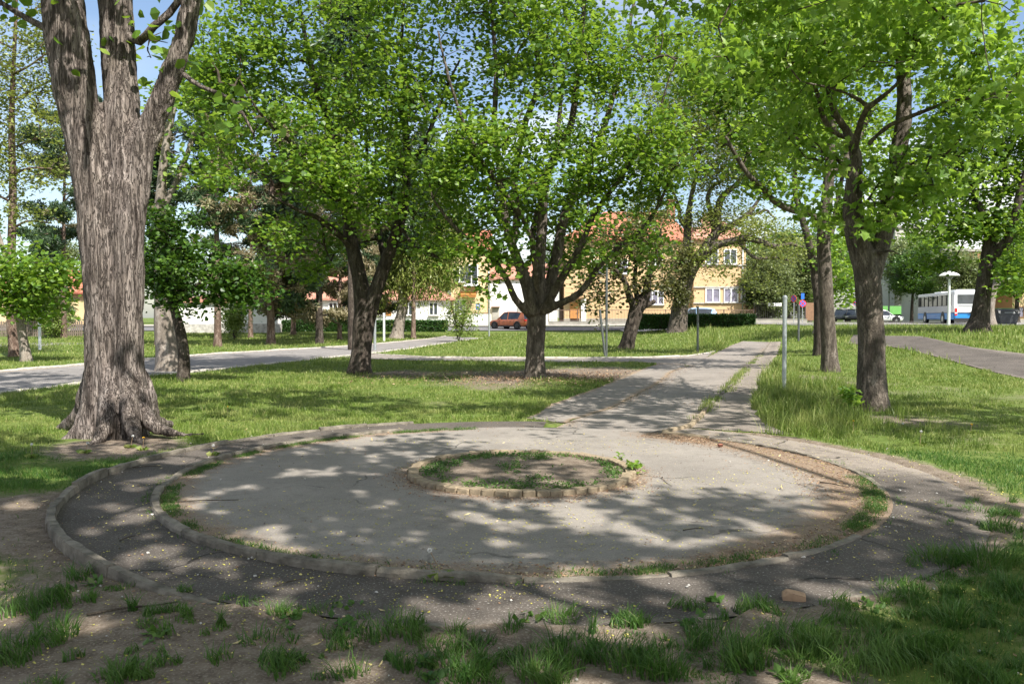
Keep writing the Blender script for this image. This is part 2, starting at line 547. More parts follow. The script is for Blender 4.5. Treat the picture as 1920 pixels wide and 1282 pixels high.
_spots = [(gp(40, 985), 1.0, .9), (gp(250, 1200), 1.0, .5), (gp(640, 1230), .7, .35), (gp(1850, 930), .9, .25), (gp(700, 700), 1.6, .35),
          (gp(1100, 697), 2.4, .62), (gp(1180, 705), 1.5, .5), (gp(850, 705), 2.2, .42), (gp(950, 722), 1.6, .4), (gp(1560, 712), 1.5, .45), (gp(1660, 790), .6, .25), (gp(1780, 800), 2.2, .24), (gp(1500, 740), 1.2, .3), (gp(1850, 740), 2.5, .3), (gp(560, 770), 1.2, .22), (gp(820, 760), 1.2, .2), (gp(215, 838), .9, .75), (gp(315, 700), 1.0, .4), (gp(880, 1230), .5, .5), (gp(1200, 1240), .5, .1)]
def soil_field(x, y):
    x = np.asarray(x, float).ravel(); y = np.asarray(y, float).ravel()
    fore = ss(7.8, 5.2, y)
    bias = .06 + fore * (.6 - .5 * ss(.6, 2.2, x)) * (1 - .65 * ss(-2.7, -3.4, x) * ss(4.2, 4.9, y))
    for p, rad, a in _spots:
        d = np.hypot(x - p.x, (y - p.y) * .8)
        bias = bias + a * ss(rad * 1.5, rad * .3, d)
    rr = np.hypot(x - CX, y - CY)
    bias = bias + .42 * ss(R_OUT + .55, R_OUT + .05, rr) * ss(0, 2.5, x) + .2 * ss(R_OUT + .3, R_OUT, rr)
    n = fbm2(x, y, 1.5, 4, 5)
    return np.clip(bias + (n - .5) * (.55 + .9 * fore), 0, 1)

# ------------------------------------------------------------------ the ground itself, one sheet to the horizon
def grid_axis(segs):
    out = []
    for a, b, s in segs:
        n = max(1, int(round((b - a) / s)))
        out.append(np.linspace(a, b, n, endpoint=False))
    out.append([segs[-1][1]])
    return np.concatenate(out)
gx = grid_axis([(-900, -120, 60), (-120, -40, 3), (-40, -9, .8), (-9, 9, .09), (9, 40, .8), (40, 120, 3), (120, 900, 60)])
gy = grid_axis([(-300, -40, 40), (-40, 1, 2), (1, 13.5, .08), (13.5, 60, .6), (60, 130, 1.5), (130, 1000, 60)])
X, Y = np.meshgrid(gx, gy)
fx, fy = X.ravel(), Y.ravel()
Z = terr(fx, fy)
near = ss(16, 12, fy) * ss(10.5, 8.5, np.abs(fx)) * ss(.5, 1.5, fy)
rr = np.hypot(fx - CX, fy - CY)
pav = paved(fx, fy)
bumps = (fbm2(fx, fy, 1.1, 3, 3) - .35) * .07 + (fbm2(fx, fy, 7, 3, 9) - .5) * .028
edge = ss(R_OUT, R_OUT + .35, rr)
hz = np.clip(bumps, -.012, .06) * edge + .004
# the near and right side of the outer kerb is sunk in soil
hz = hz + .045 * ss(R_OUT + .4, R_OUT + .02, rr) * ss(R_OUT - .25, R_OUT, rr) * np.maximum(ss(-2.6, -1.2, fx) * ss(10.5, 8.5, fy), ss(1.8, 3, fx) * ss(11.6, 10.8, fy)) * (fbm2(fx, fy, 3, 2, 33) * 1.3)
Z = Z + np.where(pav, 0, near * hz) - np.where(rr < R_OUT - .3, .03, 0)
nx, ny = len(gx), len(gy)
idx = np.arange(nx * ny).reshape(ny, nx)
quads = np.stack([idx[:-1, :-1], idx[:-1, 1:], idx[1:, 1:], idx[1:, :-1]], -1).reshape(-1, 4)
me = np_mesh('ground', np.stack([fx, fy, Z], 1), [quads], M['ground'], smooth=True)
a = me.attributes.new('soil', 'FLOAT', 'POINT')
a.data.foreach_set('value', soil_field(fx, fy).astype(np.float32))
tag(link('ground', me), 'worn park lawn with bare soil patches', kind='structure')

def ground_z(x, y):
    """height of the finished ground near the camera, for things planted in it"""
    x = np.asarray(x, float); y = np.asarray(y, float)
    i = np.clip(np.searchsorted(gx, x) - 1, 0, nx - 2); j = np.clip(np.searchsorted(gy, y) - 1, 0, ny - 2)
    u = (x - gx[i]) / (gx[i + 1] - gx[i]); v = (y - gy[j]) / (gy[j + 1] - gy[j])
    ZZ = Z.reshape(ny, nx)
    return (ZZ[j, i] * (1 - u) + ZZ[j, i + 1] * u) * (1 - v) + (ZZ[j + 1, i] * (1 - u) + ZZ[j + 1, i + 1] * u) * v

# ------------------------------------------------------------------ paving sheets
def resample(pts, n):
    p = np.array([(q[0], q[1]) for q in pts], float)
    s = np.concatenate([[0], np.cumsum(np.hypot(*np.diff(p, axis=0).T))])
    t = np.linspace(0, s[-1], n)
    return np.stack([np.interp(t, s, p[:, 0]), np.interp(t, s, p[:, 1])], 1)

def ribbon(name, A, B, dz, mat, n=120, m=10, ragged=.05, label=None, dirt_edge=.5, dirt0=0):
    a, b = resample(A, n), resample(B, n)
    t = np.linspace(0, 1, m)[None, :, None]
    P = a[:, None] * (1 - t) + b[:, None] * t
    wx, wy = edge_wobble(P[..., 0], P[..., 1], ragged, 3.0)
    P = P + np.stack([wx.reshape(n, m), wy.reshape(n, m)], -1)
    x, y = P[..., 0].ravel(), P[..., 1].ravel()
    z = terr(x, y) + dz + .03 * ss(10, 18, x) * ss(10, 25, y) + .03 * ss(55, 70, y)
    ii = np.arange(n * m).reshape(n, m)
    q = np.stack([ii[:-1, :-1], ii[1:, :-1], ii[1:, 1:], ii[:-1, 1:]], -1).reshape(-1, 4)
    me = np_mesh(name, np.stack([x, y, z], 1), [q], mat, smooth=True)
    if me.polygons[0].normal.z < 0: me.flip_normals()
    d = np.abs(np.linspace(-1, 1, m))[None, :].repeat(n, 0).ravel()
    a_ = me.attributes.new('dirt', 'FLOAT', 'POINT')
    a_.data.foreach_set('value', (dirt0 + d ** 3 * dirt_edge + (fbm2(x, y, .8, 3, 4) - .5) * .4).astype(np.float32))
    return tag(link(name, me), label, kind='structure')

ribbon('path', E_main_l, E_main_r, .008, M['path'], 140, 12, .05, 'grey asphalt path leading away from the round paved area')
ribbon('path', E_strip_l, E_main_l[2:9], .012, M['path'], 90, 8, .1, 'dusty strip of paving along the left edge of the main path', .8)
ribbon('path', E_main_r[2:], E_strip_r, .013, M['track'], 110, 8, .12, 'narrow strip of paving along the right edge of the main path', .5, .62)
ribbon('path', E_left_lo, E_left_up, .009, M['path_grey'], 120, 8, .02, 'wide grey path crossing the lawn on the left')
ribbon('path', E_cross_lo, E_cross_up, .016, M['path'], 90, 6, .05, 'thin path crossing the lawn behind the middle tree')
ribbon('path', E_right_up, E_right_lo, .01, M['track'], 120, 8, .04, 'grey path curving across the grass on the right')
ribbon('path', [on_ground(-70, 47), on_ground(-40, 46), on_ground(-27, 45)], [on_ground(-70, 53), on_ground(-40, 52), on_ground(-25, 51)], .007, M['path_grey'], 40, 5, .05, 'pale path far across the lawn at left')

def ring_sheet(name, r0, r1, a0, a1, dz, mat, n, m, dirt, label):
    th = np.linspace(a0, a1, n); rad = np.linspace(r0, r1, m)
    T, Rr = np.meshgrid(th, rad, indexing='ij')
    x = CX + Rr * np.cos(T); y = CY + Rr * np.sin(T)
    x, y = x.ravel(), y.ravel()
    z = np.full(x.shape, dz)
    ii = np.arange(n * m).reshape(n, m)
    q = np.stack([ii[:-1, :-1], ii[:-1, 1:], ii[1:, 1:], ii[1:, :-1]], -1).reshape(-1, 4)
    me = np_mesh(name, np.stack([x, y, z], 1), [q], mat, smooth=True)
    if me.polygons[0].normal.z < 0: me.flip_normals()
    a_ = me.attributes.new('dirt', 'FLOAT', 'POINT')
    a_.data.foreach_set('value', dirt(x, y, Rr.ravel(), T.ravel()).astype(np.float32))
    return tag(link(name, me), label, kind='structure')

def disc_dirt(x, y, r, t):
    e = ss(R_DISC - .45, R_DISC + .05, r) * .75
    right = ss(.9, 2.2, x) * ss(R_DISC - 1.0, R_DISC - .1, r) * .75
    mouth = ss(R(50), R(58), t) * ss(R(112), R(96), t)
    e = e * (1 - mouth)
    isl = ss(1.55, 1.1, r) * .75
    return e + right + isl + (fbm2(x, y, 1.3, 3, 12) - .5) * .35
ring_sheet('pavement', .9, R_IN + .02, 0, 2 * math.pi, .02, M['disc'], 241, 60, disc_dirt, 'round paved area of worn grey asphalt')
A0, A1 = R(88), R(415)
ring_sheet('path', R_IN + .02, R_OUT + .02, R(84), R(418), .0165, M['track'], 260, 14,
           lambda x, y, r, t: ss(1.0, 3.2, x) * ss(7.2, 9.2, y) * .6 + ss(.5, 3.5, x) * .15 + ss(R_OUT - .2, R_OUT, r) * .35 * ss(-2.5, 0, x) + (fbm2(x, y, 1.4, 3, 23) - .5) * .5, 'dark asphalt ring path around the round paved area')

# ------------------------------------------------------------------ kerbs (concrete pieces set end to end)
def kerb_line(pts, w, h, name, label, mat, seglen=.9, base=-.05, hfun=None, jit=.009):
    P = resample(pts, max(4, int(sum(math.dist(pts[i][:2], pts[i + 1][:2]) for i in range(len(pts) - 1)) / .09)))
    T = np.gradient(P, axis=0); T /= np.linalg.norm(T, axis=1)[:, None]
    N = np.stack([-T[:, 1], T[:, 0]], 1)
    verts, quads = [], []
    per = max(2, int(seglen / .09))
    i = 0
    while i < len(P) - 1:
        j = min(len(P) - 1, i + per)
        dz = random.uniform(-jit, jit) * 1.5; dn = random.uniform(-jit, jit)
        prof = [(-.5, 0), (-.5, .8), (-.4, 1), (.4, 1), (.5, .8), (.5, 0)]
        st = len(verts)
        ks = list(range(i, j + 1))
        for kk, k in enumerate(ks):
            p = P[k] + N[k] * dn
            if kk == 0: p = p + T[k] * .006
            if kk == len(ks) - 1: p = p - T[k] * .006
            hh = (h if hfun is None else hfun(p[0], p[1])) + dz
            gz = float(terr(p[0], p[1]))
            for u, v in prof:
                zz = gz + base + (hh - base) * v
                nn = (random.random() - .5) * .011
                verts.append((p[0] + N[k][0] * (u * w + nn), p[1] + N[k][1] * (u * w + nn), zz + (random.random() - .5) * .009))
        m = len(prof)
        for kk in range(len(ks) - 1):
            for u in range(m - 1):
                quads.append((st + kk * m + u, st + kk * m + u + 1, st + (kk + 1) * m + u + 1, st + (kk + 1) * m + u))
        e = st + (len(ks) - 1) * m
        quads += [(st, st + 1, st + 4, st + 5), (st + 1, st + 2, st + 3, st + 4), (e, e + 1, e + 4, e + 5), (e + 1, e + 2, e + 3, e + 4)]
        i = j
    me = np_mesh(name, verts, [np.array(quads)], mat)
    bm = bmesh.new(); bm.from_mesh(me); bmesh.ops.recalc_face_normals(bm, faces=bm.faces[:]); bm.to_mesh(me); bm.free()
    return tag(link(name, me), label, kind='structure')

def arc(r, a0, a1, n=200): return [(CX + r * math.cos(a), CY + r * math.sin(a)) for a in np.linspace(a0, a1, n)]
def h_out(x, y):
    return .088 - .082 * float(ss(-2.7, -1.5, x)) * float(ss(10, 8, y)) - .035 * float(ss(7.6, 9.5, y)) + .03 * (float(fbm2(x, y, 2.2, 2, 44)[0]) - .5)
kerb_line(arc(R_OUT + .045, R(112), R(326)), .07, .08, 'kerb', 'rounded concrete kerb around the outside of the ring path', M['kerb'], .8, -.08, h_out)
kerb_line(arc(R_IN, R(118), R(403)), .07, .07, 'kerb', 'low concrete kerb between the ring path and the paved circle', M['kerb'], .9, -.05, lambda x, y: .06 + .03 * (float(fbm2(x, y, 1.8, 2, 45)[0]) - .5) - .025 * float(ss(1.0, 3.0, x)) - .02 * float(ss(-.8, .3, x)) * float(ss(9, 7, y)))
kr = [(CX + R_IN * math.cos(a), CY + R_IN * math.sin(a)) for a in np.linspace(R(43.5), R(55), 14)]
tipp = xy(E_main_r[2:])
kr2 = kr + [(tipp[0][0] - .02, tipp[0][1] + .03), tuple(tipp[1] + (.03, 0)), tuple(tipp[2] + (.03, 0))]
kerb_line(kr2, .07, .06, 'kerb', 'curved kerb with litter where the ring path meets the main path', M['stone_tan'], .7)
kerb_line([tuple(p) for p in resample(tipp[2:], 60)], .06, .035, 'kerb', 'sunken kerb along the right side of the main path', M['kerb'], 1.0)
kerb_line(E_left_lo, .14, .05, 'kerb', 'pale kerb on the near side of the wide left path', M['kerb_pale'], 1.0)
kerb_line(E_left_up, .16, .06, 'kerb', 'pale kerb on the far side of the wide left path', M['kerb_pale'], 1.0)
kerb_line(E_cross_up, .1, .06, 'kerb', 'thin pale kerb behind the crossing path', M['kerb_pale'], 1.0)

# ------------------------------------------------------------------ street behind the lawn
def strip(name, pts_a, pts_b, dz, mat, label, n=90, m=8):
    return ribbon(name, pts_a, pts_b, dz, mat, n, m, 0, label, .1)
strip('road', [on_ground(-200, 76), on_ground(-8, 76), on_ground(40, 76.5), on_ground(130, 80)], [on_ground(-200, 83.5), on_ground(-8, 83.5), on_ground(40, 84), on_ground(130, 88)], .03, M['road'], 'street in front of the houses')
strip('pavement', [on_ground(-200, 83.6), on_ground(-8, 83.6), on_ground(40, 84.2), on_ground(130, 88)], [on_ground(-200, 87), on_ground(-8, 87), on_ground(40, 86.5), on_ground(130, 91)], .13, M['pavement'], 'pale pavement along the houses')
strip('pavement', [on_ground(10, 72), on_ground(40, 70), on_ground(60, 70)], [on_ground(10, 75.9), on_ground(40, 76.4), on_ground(60, 77)], .05, M['pavement'], 'pale pavement on the lawn side of the street')
strip('road', [on_ground(22, 58.5), on_ground(60, 50), on_ground(120, 36)], [on_ground(22, 69.5), on_ground(60, 69.5), on_ground(120, 69)], .035, M['road'], 'side street carrying the bus at the right', 60, 6)

# ------------------------------------------------------------------ trees: tubes, twigs, leaves
def catmull(P, n):
    P = np.asarray(P, float)
    if len(P) == 2:
        t = np.linspace(0, 1, n)[:, None]
        return P[0] * (1 - t) + P[1] * t
    Q = np.vstack([2 * P[0] - P[1], P, 2 * P[-1] - P[-2]])
    out = []
    ts = np.linspace(0, len(P) - 1, n)
    for t in ts:
        i = min(int(t), len(P) - 2); f = t - i
        a, b, c, d = Q[i], Q[i + 1], Q[i + 2], Q[i + 3]
        out.append(.5 * ((2 * b) + (-a + c) * f + (2 * a - 5 * b + 4 * c - d) * f * f + (-a + 3 * b - 3 * c + d) * f ** 3))
    return np.array(out)

def tube(P, rad, n):
    """rings of n points round the polyline P; returns verts, quads (last ring closed to a point-ish cap by a tiny ring)"""
    P = np.asarray(P, float); k = len(P)
    T = np.gradient(P, axis=0); T /= (np.linalg.norm(T, axis=1)[:, None] + 1e-9)
    ref = np.tile(np.array([[1., 0, 0]]), (k, 1))
    ref[np.abs(T[:, 0]) > .9] = (0, 1, 0)
    U = np.cross(T, ref); U /= (np.linalg.norm(U, axis=1)[:, None] + 1e-9)
    V = np.cross(T, U)
    a = np.linspace(0, 2 * math.pi, n, endpoint=False)
    ring = U[:, None] * np.cos(a)[None, :, None] + V[:, None] * np.sin(a)[None, :, None]
    vs = P[:, None] + ring * np.asarray(rad)[:, None, None]
    ii = np.arange(k * n).reshape(k, n)
    q = np.stack([ii[:-1], np.roll(ii[:-1], -1, 1), np.roll(ii[1:], -1, 1), ii[1:]], -1).reshape(-1, 4)
    return vs.reshape(-1, 3), q

def merge(parts):
    vs, qs, o = [], [], 0
    for v, q in parts:
        vs.append(v); qs.append(q + o); o += len(v)
    return np.concatenate(vs), np.concatenate(qs)

def fused(parts, voxel, smooth_it=6):
    """limbs grown together into one skin (voxel remesh of closed tubes)"""
    caps = []
    bm = bmesh.new()
    for v, q, n in parts:
        bv = [bm.verts.new(p) for p in v]
        for f in q: bm.faces.new([bv[i] for i in f])
        bm.faces.new(bv[:n][::-1]); bm.faces.new(bv[-n:])
    bmesh.ops.recalc_face_normals(bm, faces=bm.faces[:])
    me = bpy.data.meshes.new('tmp'); bm.to_mesh(me); bm.free()
    o = link('tmp', me)
    r = o.modifiers.new('r', 'REMESH'); r.mode = 'VOXEL'; r.voxel_size = voxel
    s = o.modifiers.new('s', 'SMOOTH'); s.iterations = smooth_it; s.factor = .5
    dg = bpy.context.evaluated_depsgraph_get()
    ev = o.evaluated_get(dg)
    out = bpy.data.meshes.new_from_object(ev)
    bpy.data.objects.remove(o); bpy.data.meshes.remove(me)
    out.materials.clear()
    return out

def displace(me, fn):
    n = len(me.vertices)
    co = np.empty(n * 3, np.float32); me.vertices.foreach_get('co', co); co = co.reshape(-1, 3).astype(float)
    nm = np.empty(n * 3, np.float32); me.vertices.foreach_get('normal', nm); nm = nm.reshape(-1, 3)
    co = co + nm * fn(co)[:, None]
    me.vertices.foreach_set('co', co.astype(np.float32).ravel())
    me.update()

# leaf templates: x across, y along, z up
def tpl_maple():
    half = [(.10, .06), (.40, -.04), (.33, .2), (.60, .44), (.3, .5), (.2, .7)]
    v = [(0, 0, 0), (0, .5, .03), (0, 1, -.1)]
    for s in (1, -1):
        for x, y in half: v.append((s * x, y, -.28 * x - .1 * y * y))
    f5 = [(0, 3, 4, 5, 1), (1, 5, 6, 7, 8), (0, 1, 11, 10, 9), (1, 14, 13, 12, 11)]
    f3 = [(1, 8, 2), (1, 2, 14)]
    return np.array(v, float), [np.array(f5), np.array(f3)]
def tpl_simple():
    v = [(0, 0, 0), (0, 1, -.12), (.42, .12, -.1), (.5, .5, -.16), (-.42, .12, -.1), (-.5, .5, -.16)]
    return np.array(v, float), [np.array([(0, 2, 3, 1), (0, 1, 5, 4)])]
def tpl_diamond(w=.34):
    v = [(0, 0, 0), (w, .5, -.1), (0, 1, -.05), (-w, .5, -.1)]
    return np.array(v, float), [np.array([(0, 1, 2, 3)])]
TPL = {'maple': tpl_maple(), 'simple': tpl_simple(), 'diamond': tpl_diamond(), 'narrow': tpl_diamond(.14), 'needle': tpl_diamond(.055)}

def leaves_np(P, size, tpl, up_bias=1.0, droop=.35, dirs=None):
    v, fs = TPL[tpl]
    n = len(P)
    nrm = RNG.normal(size=(n, 3)) * .55
    nrm[:, 2] += up_bias
    nrm /= np.linalg.norm(nrm, axis=1)[:, None]
    if dirs is None:
        t = RNG.normal(size=(n, 3)); t[:, 2] -= droop
    else:
        t = dirs.copy()
    if up_bias:
        t = t - nrm * (t * nrm).sum(1)[:, None]
    t /= (np.linalg.norm(t, axis=1)[:, None] + 1e-9)
    s = np.cross(t, nrm); s /= (np.linalg.norm(s, axis=1)[:, None] + 1e-9)
    nz = np.cross(s, t)
    W = (P[:, None] + (s[:, None] * v[None, :, 0:1] + t[:, None] * v[None, :, 1:2] + nz[:, None] * v[None, :, 2:3]) * np.asarray(size)[:, None, None])
    m = len(v)
    faces = [(f[None] + (np.arange(n) * m)[:, None, None]).reshape(-1, f.shape[1]) for f in fs]
    return W.reshape(-1, 3), faces

def crown_points(blobs, dens, seed=0, gap=.36, gapscale=.9):
    rng = np.random.default_rng(seed)
    out = []
    for c, r in blobs:
        c = np.array(c); r = np.array(r)
        n = max(3, int(dens * (r[0] * r[1] * r[2]) ** (2 / 3)))
        d = rng.normal(size=(n, 3)); d /= np.linalg.norm(d, axis=1)[:, None]
        u = rng.random(n) ** (1 / 2.6)
        out.append(c + d * r * u[:, None] * (1 + .18 * rng.normal(size=n))[:, None])
    P = np.vstack(out)
    k = fbm(P * gapscale + seed * 3.1, 2, seed) > gap
    return P[k]

def grow(nodes, radii, targets, seglen=.45):
    """ties every leaf cluster to the nearest wood with a bent twig; returns a list of (points, radii)"""
    N = np.array(nodes); Rr = list(radii)
    order = np.argsort([np.min(np.linalg.norm(N - t, axis=1)) for t in targets]) if len(targets) * len(N) < 3e6 else np.arange(len(targets))
    parent = [-1] * len(N)
    paths = []
    cap = len(N) + len(targets) * 14
    buf = np.empty((cap, 3)); buf[:len(N)] = N; cnt = len(N)
    for ti in order:
        t = targets[ti]
        d = buf[:cnt] - t
        dist = np.sqrt((d * d).sum(1)) + np.maximum(0, d[:, 2]) * .35
        k = int(np.argmin(dist))
        a = buf[k]; L = np.linalg.norm(t - a)
        if L < .05: continue
        m = min(12, max(2, int(L / seglen) + 1))
        s = np.linspace(0, 1, m + 1)[1:]
        pts = a + (t - a) * s[:, None]
        bend = np.sin(s * math.pi)[:, None]
        pts = pts + bend * (np.array([0, 0, .1 * L]) + RNG.normal(size=3) * .07 * L) + RNG.normal(size=(m, 3)) * .02 * L * (1 - s)[:, None]
        idx = list(range(cnt, cnt + m))
        buf[cnt:cnt + m] = pts
        parent += [k] + idx[:-1]
        cnt += m
        paths.append([k] + idx)
    n0 = len(N)
    load = np.zeros(cnt)
    for p in paths: load[p[-1]] += 1
    for i in range(cnt - 1, n0 - 1, -1): load[parent[i]] += load[i]
    res = []
    for p in paths:
        r = .0075 * np.maximum(1, load[p]) ** .47
        if p[0] < n0: r[0] = min(Rr[p[0]] * .8, r[1] * 1.5)
        else: r[0] = min(r[0], r[1] * 1.25)
        r = np.minimum.accumulate(np.minimum(r, .16))
        r[-1] = .004
        res.append((buf[p], r))
    return res

def twigs_np(paths):
    parts = []
    for P, r in paths:
        n = 4 if r[0] < .025 else 6
        parts.append(tube(P, r, n))
    return merge(parts)

def limbs_px(spec, Y0):
    """limb drawn on the photograph: [(px, py, half width px, depth offset m), ...] -> world points, radii"""
    out = []
    for limb in spec:
        P, r = [], []
        for q in limb:
            px, py, hw = q[:3]; dy = q[3] if len(q) > 3 else 0
            P.append(at(px, py, Y0 + dy)[:]); r.append(hw * (Y0 + dy) / FPX)
        out.append((np.array(P), np.array(r)))
    return out

def blobs_px(spec, Y0):
    out = []
    for b in spec:
        px, py, rx, ry = b[:4]; dy = b[4] if len(b) > 4 else 0; rd = b[5] if len(b) > 5 else .9
        Y = Y0 + dy
        c = at(px, py, Y); k = Y / FPX
        out.append((c[:], (rx * k, rx * k * rd, ry * k)))
    return out

_su = S.cross(Vector((0, 0, 1))).normalized(); _sv = S.cross(_su).normalized()
def open_to_sun(P, scale, thr, seed=0):
    """leaves left out along the sun direction, shaped so light flecks reach the ground"""
    u = P @ np.array(_su[:]); v = P @ np.array(_sv[:])
    n = fbm(np.stack([u * scale, v * scale, np.full(len(u), 3.3)], 1), 2, 300 + seed)
    return n < thr

TREE_STATS = []
def make_tree(name, label, cat, base, limbs, blobs, bark, leaf, dens=24, lpc=26, lsize=.13, tpl='simple', spread=.36, flat=.5,
              group=None, seed=0, voxel=None, flare=1.35, gap=.36, droop=.35, up=1.0, bark_amp=.006, twig_mat=None, extra=None, node_from=.3, holes=None, sides=12, twig_every=1, gapscale=.9):
    base = Vector(base)
    root = empty(name, base, label, cat, group)
    b = np.array(base)
    parts = []; nodes, nrad = [], []
    for li, (P, r) in enumerate(limbs):
        P = P - b
        n = max(6, int(np.sum(np.linalg.norm(np.diff(P, axis=0), axis=1)) / .22))
        PP = catmull(P, n); rr = np.interp(np.linspace(0, len(r) - 1, n), np.arange(len(r)), r)
        if li == 0:
            h = PP[:, 2] - PP[0, 2]
            rr = rr * (1 + (flare - 1) * np.exp(-np.maximum(h, 0) / .28))
            PP = np.vstack([PP[0] - [0, 0, .25], PP]); rr = np.concatenate([[rr[0] * 1.05], rr])
        if li: PP = PP + np.cumsum(RNG.normal(size=PP.shape) * .012, axis=0) * (np.linspace(0, 1, len(PP))[:, None])
        s_ = sides if rr.max() > .06 else 7
        v, q = tube(PP, rr, s_)
        parts.append((v, q, s_))
        st = 0 if li else int(len(PP) * .55)
        if li: st = int(len(PP) * node_from)
        for k in range(st, len(PP)):
            nodes.append(PP[k]); nrad.append(rr[k])
    if voxel:
        me = fused(parts, voxel)
        me.materials.append(bark)
        displace(me, lambda co: (fbm(co * (7, 7, 1.6), 3, seed) - .5) * bark_amp * 3 + (fbm(co * (26, 26, 5), 2, seed + 4) - .5) * bark_amp * 2)
        me.polygons.foreach_set('use_smooth', np.full(len(me.polygons), True))
    else:
        v, q = merge([(v, q) for v, q, _ in parts])
        if len(v) > 8:
            c = np.asarray(v)
        me = np_mesh('trunk', v, [q], bark, smooth=True)
        if bark_amp: displace(me, lambda co: (fbm(co * (6, 6, 1.6), 2, seed) - .5) * bark_amp * 3)
    link('trunk', me, root)
    if blobs:
        T = crown_points([(np.array(c) - b, r) for c, r in blobs], dens, seed + 11, gap, gapscale)
        if len(T):
            paths = grow(nodes, nrad, T)
            if paths:
                v, q = twigs_np(paths)
                link('branches', np_mesh('branches', v, [q], twig_mat or M['twig'], smooth=True), root)
            n = len(T)
            cnt = np.maximum(4, (lpc * (.6 + .8 * RNG.random(n))).astype(int))
            I = np.repeat(np.arange(n), cnt)
            off = RNG.normal(size=(len(I), 3)) * (spread, spread, spread * flat)
            P = T[I] + off
            if holes: P = P[open_to_sun(P + b, *holes)]
            size = lsize * (.5 + .8 * RNG.random(len(P)))
            v, fs = leaves_np(P, size, tpl, up, droop)
            link('crown', np_mesh('crown', v, fs, leaf), root)
            TREE_STATS.append((label[:40], n, len(I)))
    return root

# ------------------------------------------------------------------ materials for built things
def roof_mat(name, a, b_, c_):
    m, n, l, b, o = new_mat(name)
    v = coords(n, l)
    f = noise(n, l, v, 1.4, 5, .65); g = noise(n, l, v, 14, 3, .6)
    w = n.new('ShaderNodeTexWave'); w.wave_type = 'BANDS'; w.bands_direction = 'Z'
    w.inputs['Scale'].default_value = 2.6; w.inputs['Distortion'].default_value = .3
    l.new(v, w.inputs['Vector'])
    c = ramp(n, l, f, [(.3, a), (.5, b_), (.72, c_)])
    c = mixc(n, l, mixfac(n, l, g, .55, .7), c, tuple(x * .7 for x in a))
    l.new(c, b.inputs['Base Color']); b.inputs['Roughness'].default_value = .85
    bump(n, l, w.outputs['Fac'], .6, .05, b)
    return m
M['roof_red'] = roof_mat('red clay tiles', (.27, .09, .055), (.42, .15, .09), (.5, .22, .14))
M['roof_pink'] = roof_mat('faded clay tiles', (.3, .13, .09), (.42, .2, .14), (.5, .28, .2))
M['brick'] = roof_mat('chimney brick', (.2, .08, .05), (.3, .12, .08), (.36, .18, .12))
M['wall_yellow'] = plain('ochre yellow render', (.55, .39, .225), .9, 0, .07, .5, .2)
M['wall_cream'] = plain('cream render', (.6, .46, .27), .9, 0, .07, .5, .2)
M['wall_white'] = plain('white render', (.74, .73, .7), .9, 0, .06, .6, .2)
M['wall_grey'] = plain('grey concrete panel', (.42, .4, .37), .9, 0, .1, .4, .2)
M['wall_brown'] = plain('terracotta brown render', (.36, .185, .1), .9, 0, .06, .4, .2)
M['plinth'] = plain('grey plinth', (.33, .31, .28), .95, 0, .2, 2, .2, .4)
M['stone_pale'] = plain('pale rubble stone', (.42, .4, .37), .95, 0, .4, 3.5, .2, .6)
M['white_paint'] = plain('white paint', (.8, .8, .78), .5, 0, .05)
M['shutter'] = plain('orange wood shutter', (.5, .22, .06), .6, 0, .15, 6)
M['wood_brown'] = plain('brown wood', (.2, .11, .06), .7, 0, .25, 6)
M['wood_grey'] = plain('weathered grey wood', (.17, .135, .11), .9, 0, .35, 9, .2, .4)
M['iron'] = plain('dark painted iron', (.05, .045, .042), .5, .3, .3, 8)
M['iron_brown'] = plain('brown painted iron', (.14, .09, .065), .6, .2, .3, 8)
M['galv'] = plain('galvanised steel', (.42, .45, .46), .45, .7, .18, 14)
M['post_dark'] = plain('dark steel post', (.12, .13, .13), .5, .5, .25, 9)
M['post_pale'] = plain('pale painted post', (.6, .62, .62), .5, 0, .15, 8)
M['green_panel'] = plain('green panel', (.14, .38, .1), .6, 0, .12, 1)
M['rubber'] = plain('black rubber', (.018, .018, .018), .85, 0, .2, 20, .2)
M['alloy'] = plain('alloy rim', (.55, .56, .58), .3, .8, .1, 10)
M['black_plastic'] = plain('black plastic', (.022, .023, .025), .5, 0, .2, 6)
M['bin_plastic'] = plain('dark grey bin plastic', (.05, .055, .062), .55, 0, .2, 5)
M['dark_room'] = plain('dark opening', (.03, .03, .03), .9)
M['sign_blue'] = plain('blue sign face', (.02, .13, .55), .4, 0, .04)
M['sign_red'] = plain('red sign face', (.6, .03, .03), .4, 0, .04)
M['lamp_red'] = plain('red lamp glass', (.55, .02, .015), .2, 0, .05)
M['bus_blue'] = plain('bus blue paint', (.03, .24, .62), .3, 0, .05, 1)
M['bus_white'] = plain('bus white paint', (.78, .8, .81), .3, 0, .04, 1)
M['bus_grey'] = plain('bus silver panel', (.5, .51, .53), .4, 0, .05, 1)
def glass_mat(name, col, rough=.06):
    m, n, l, b, o = new_mat(name)
    v = coords(n, l)
    l.new(ramp(n, l, noise(n, l, v, 1.3, 3), [(.3, tuple(c * .6 for c in col)), (.7, tuple(c * 1.4 for c in col))]), b.inputs['Base Color'])
    b.inputs['Roughness'].default_value = rough
    b.inputs['Specular IOR Level'].default_value = .8
    return m
M['pane'] = glass_mat('window pane', (.05, .06, .07))
M['pane_curtain'] = glass_mat('curtained pane', (.2, .19, .26), .15)
M['car_glass'] = glass_mat('car glass', (.02, .025, .03), .04)
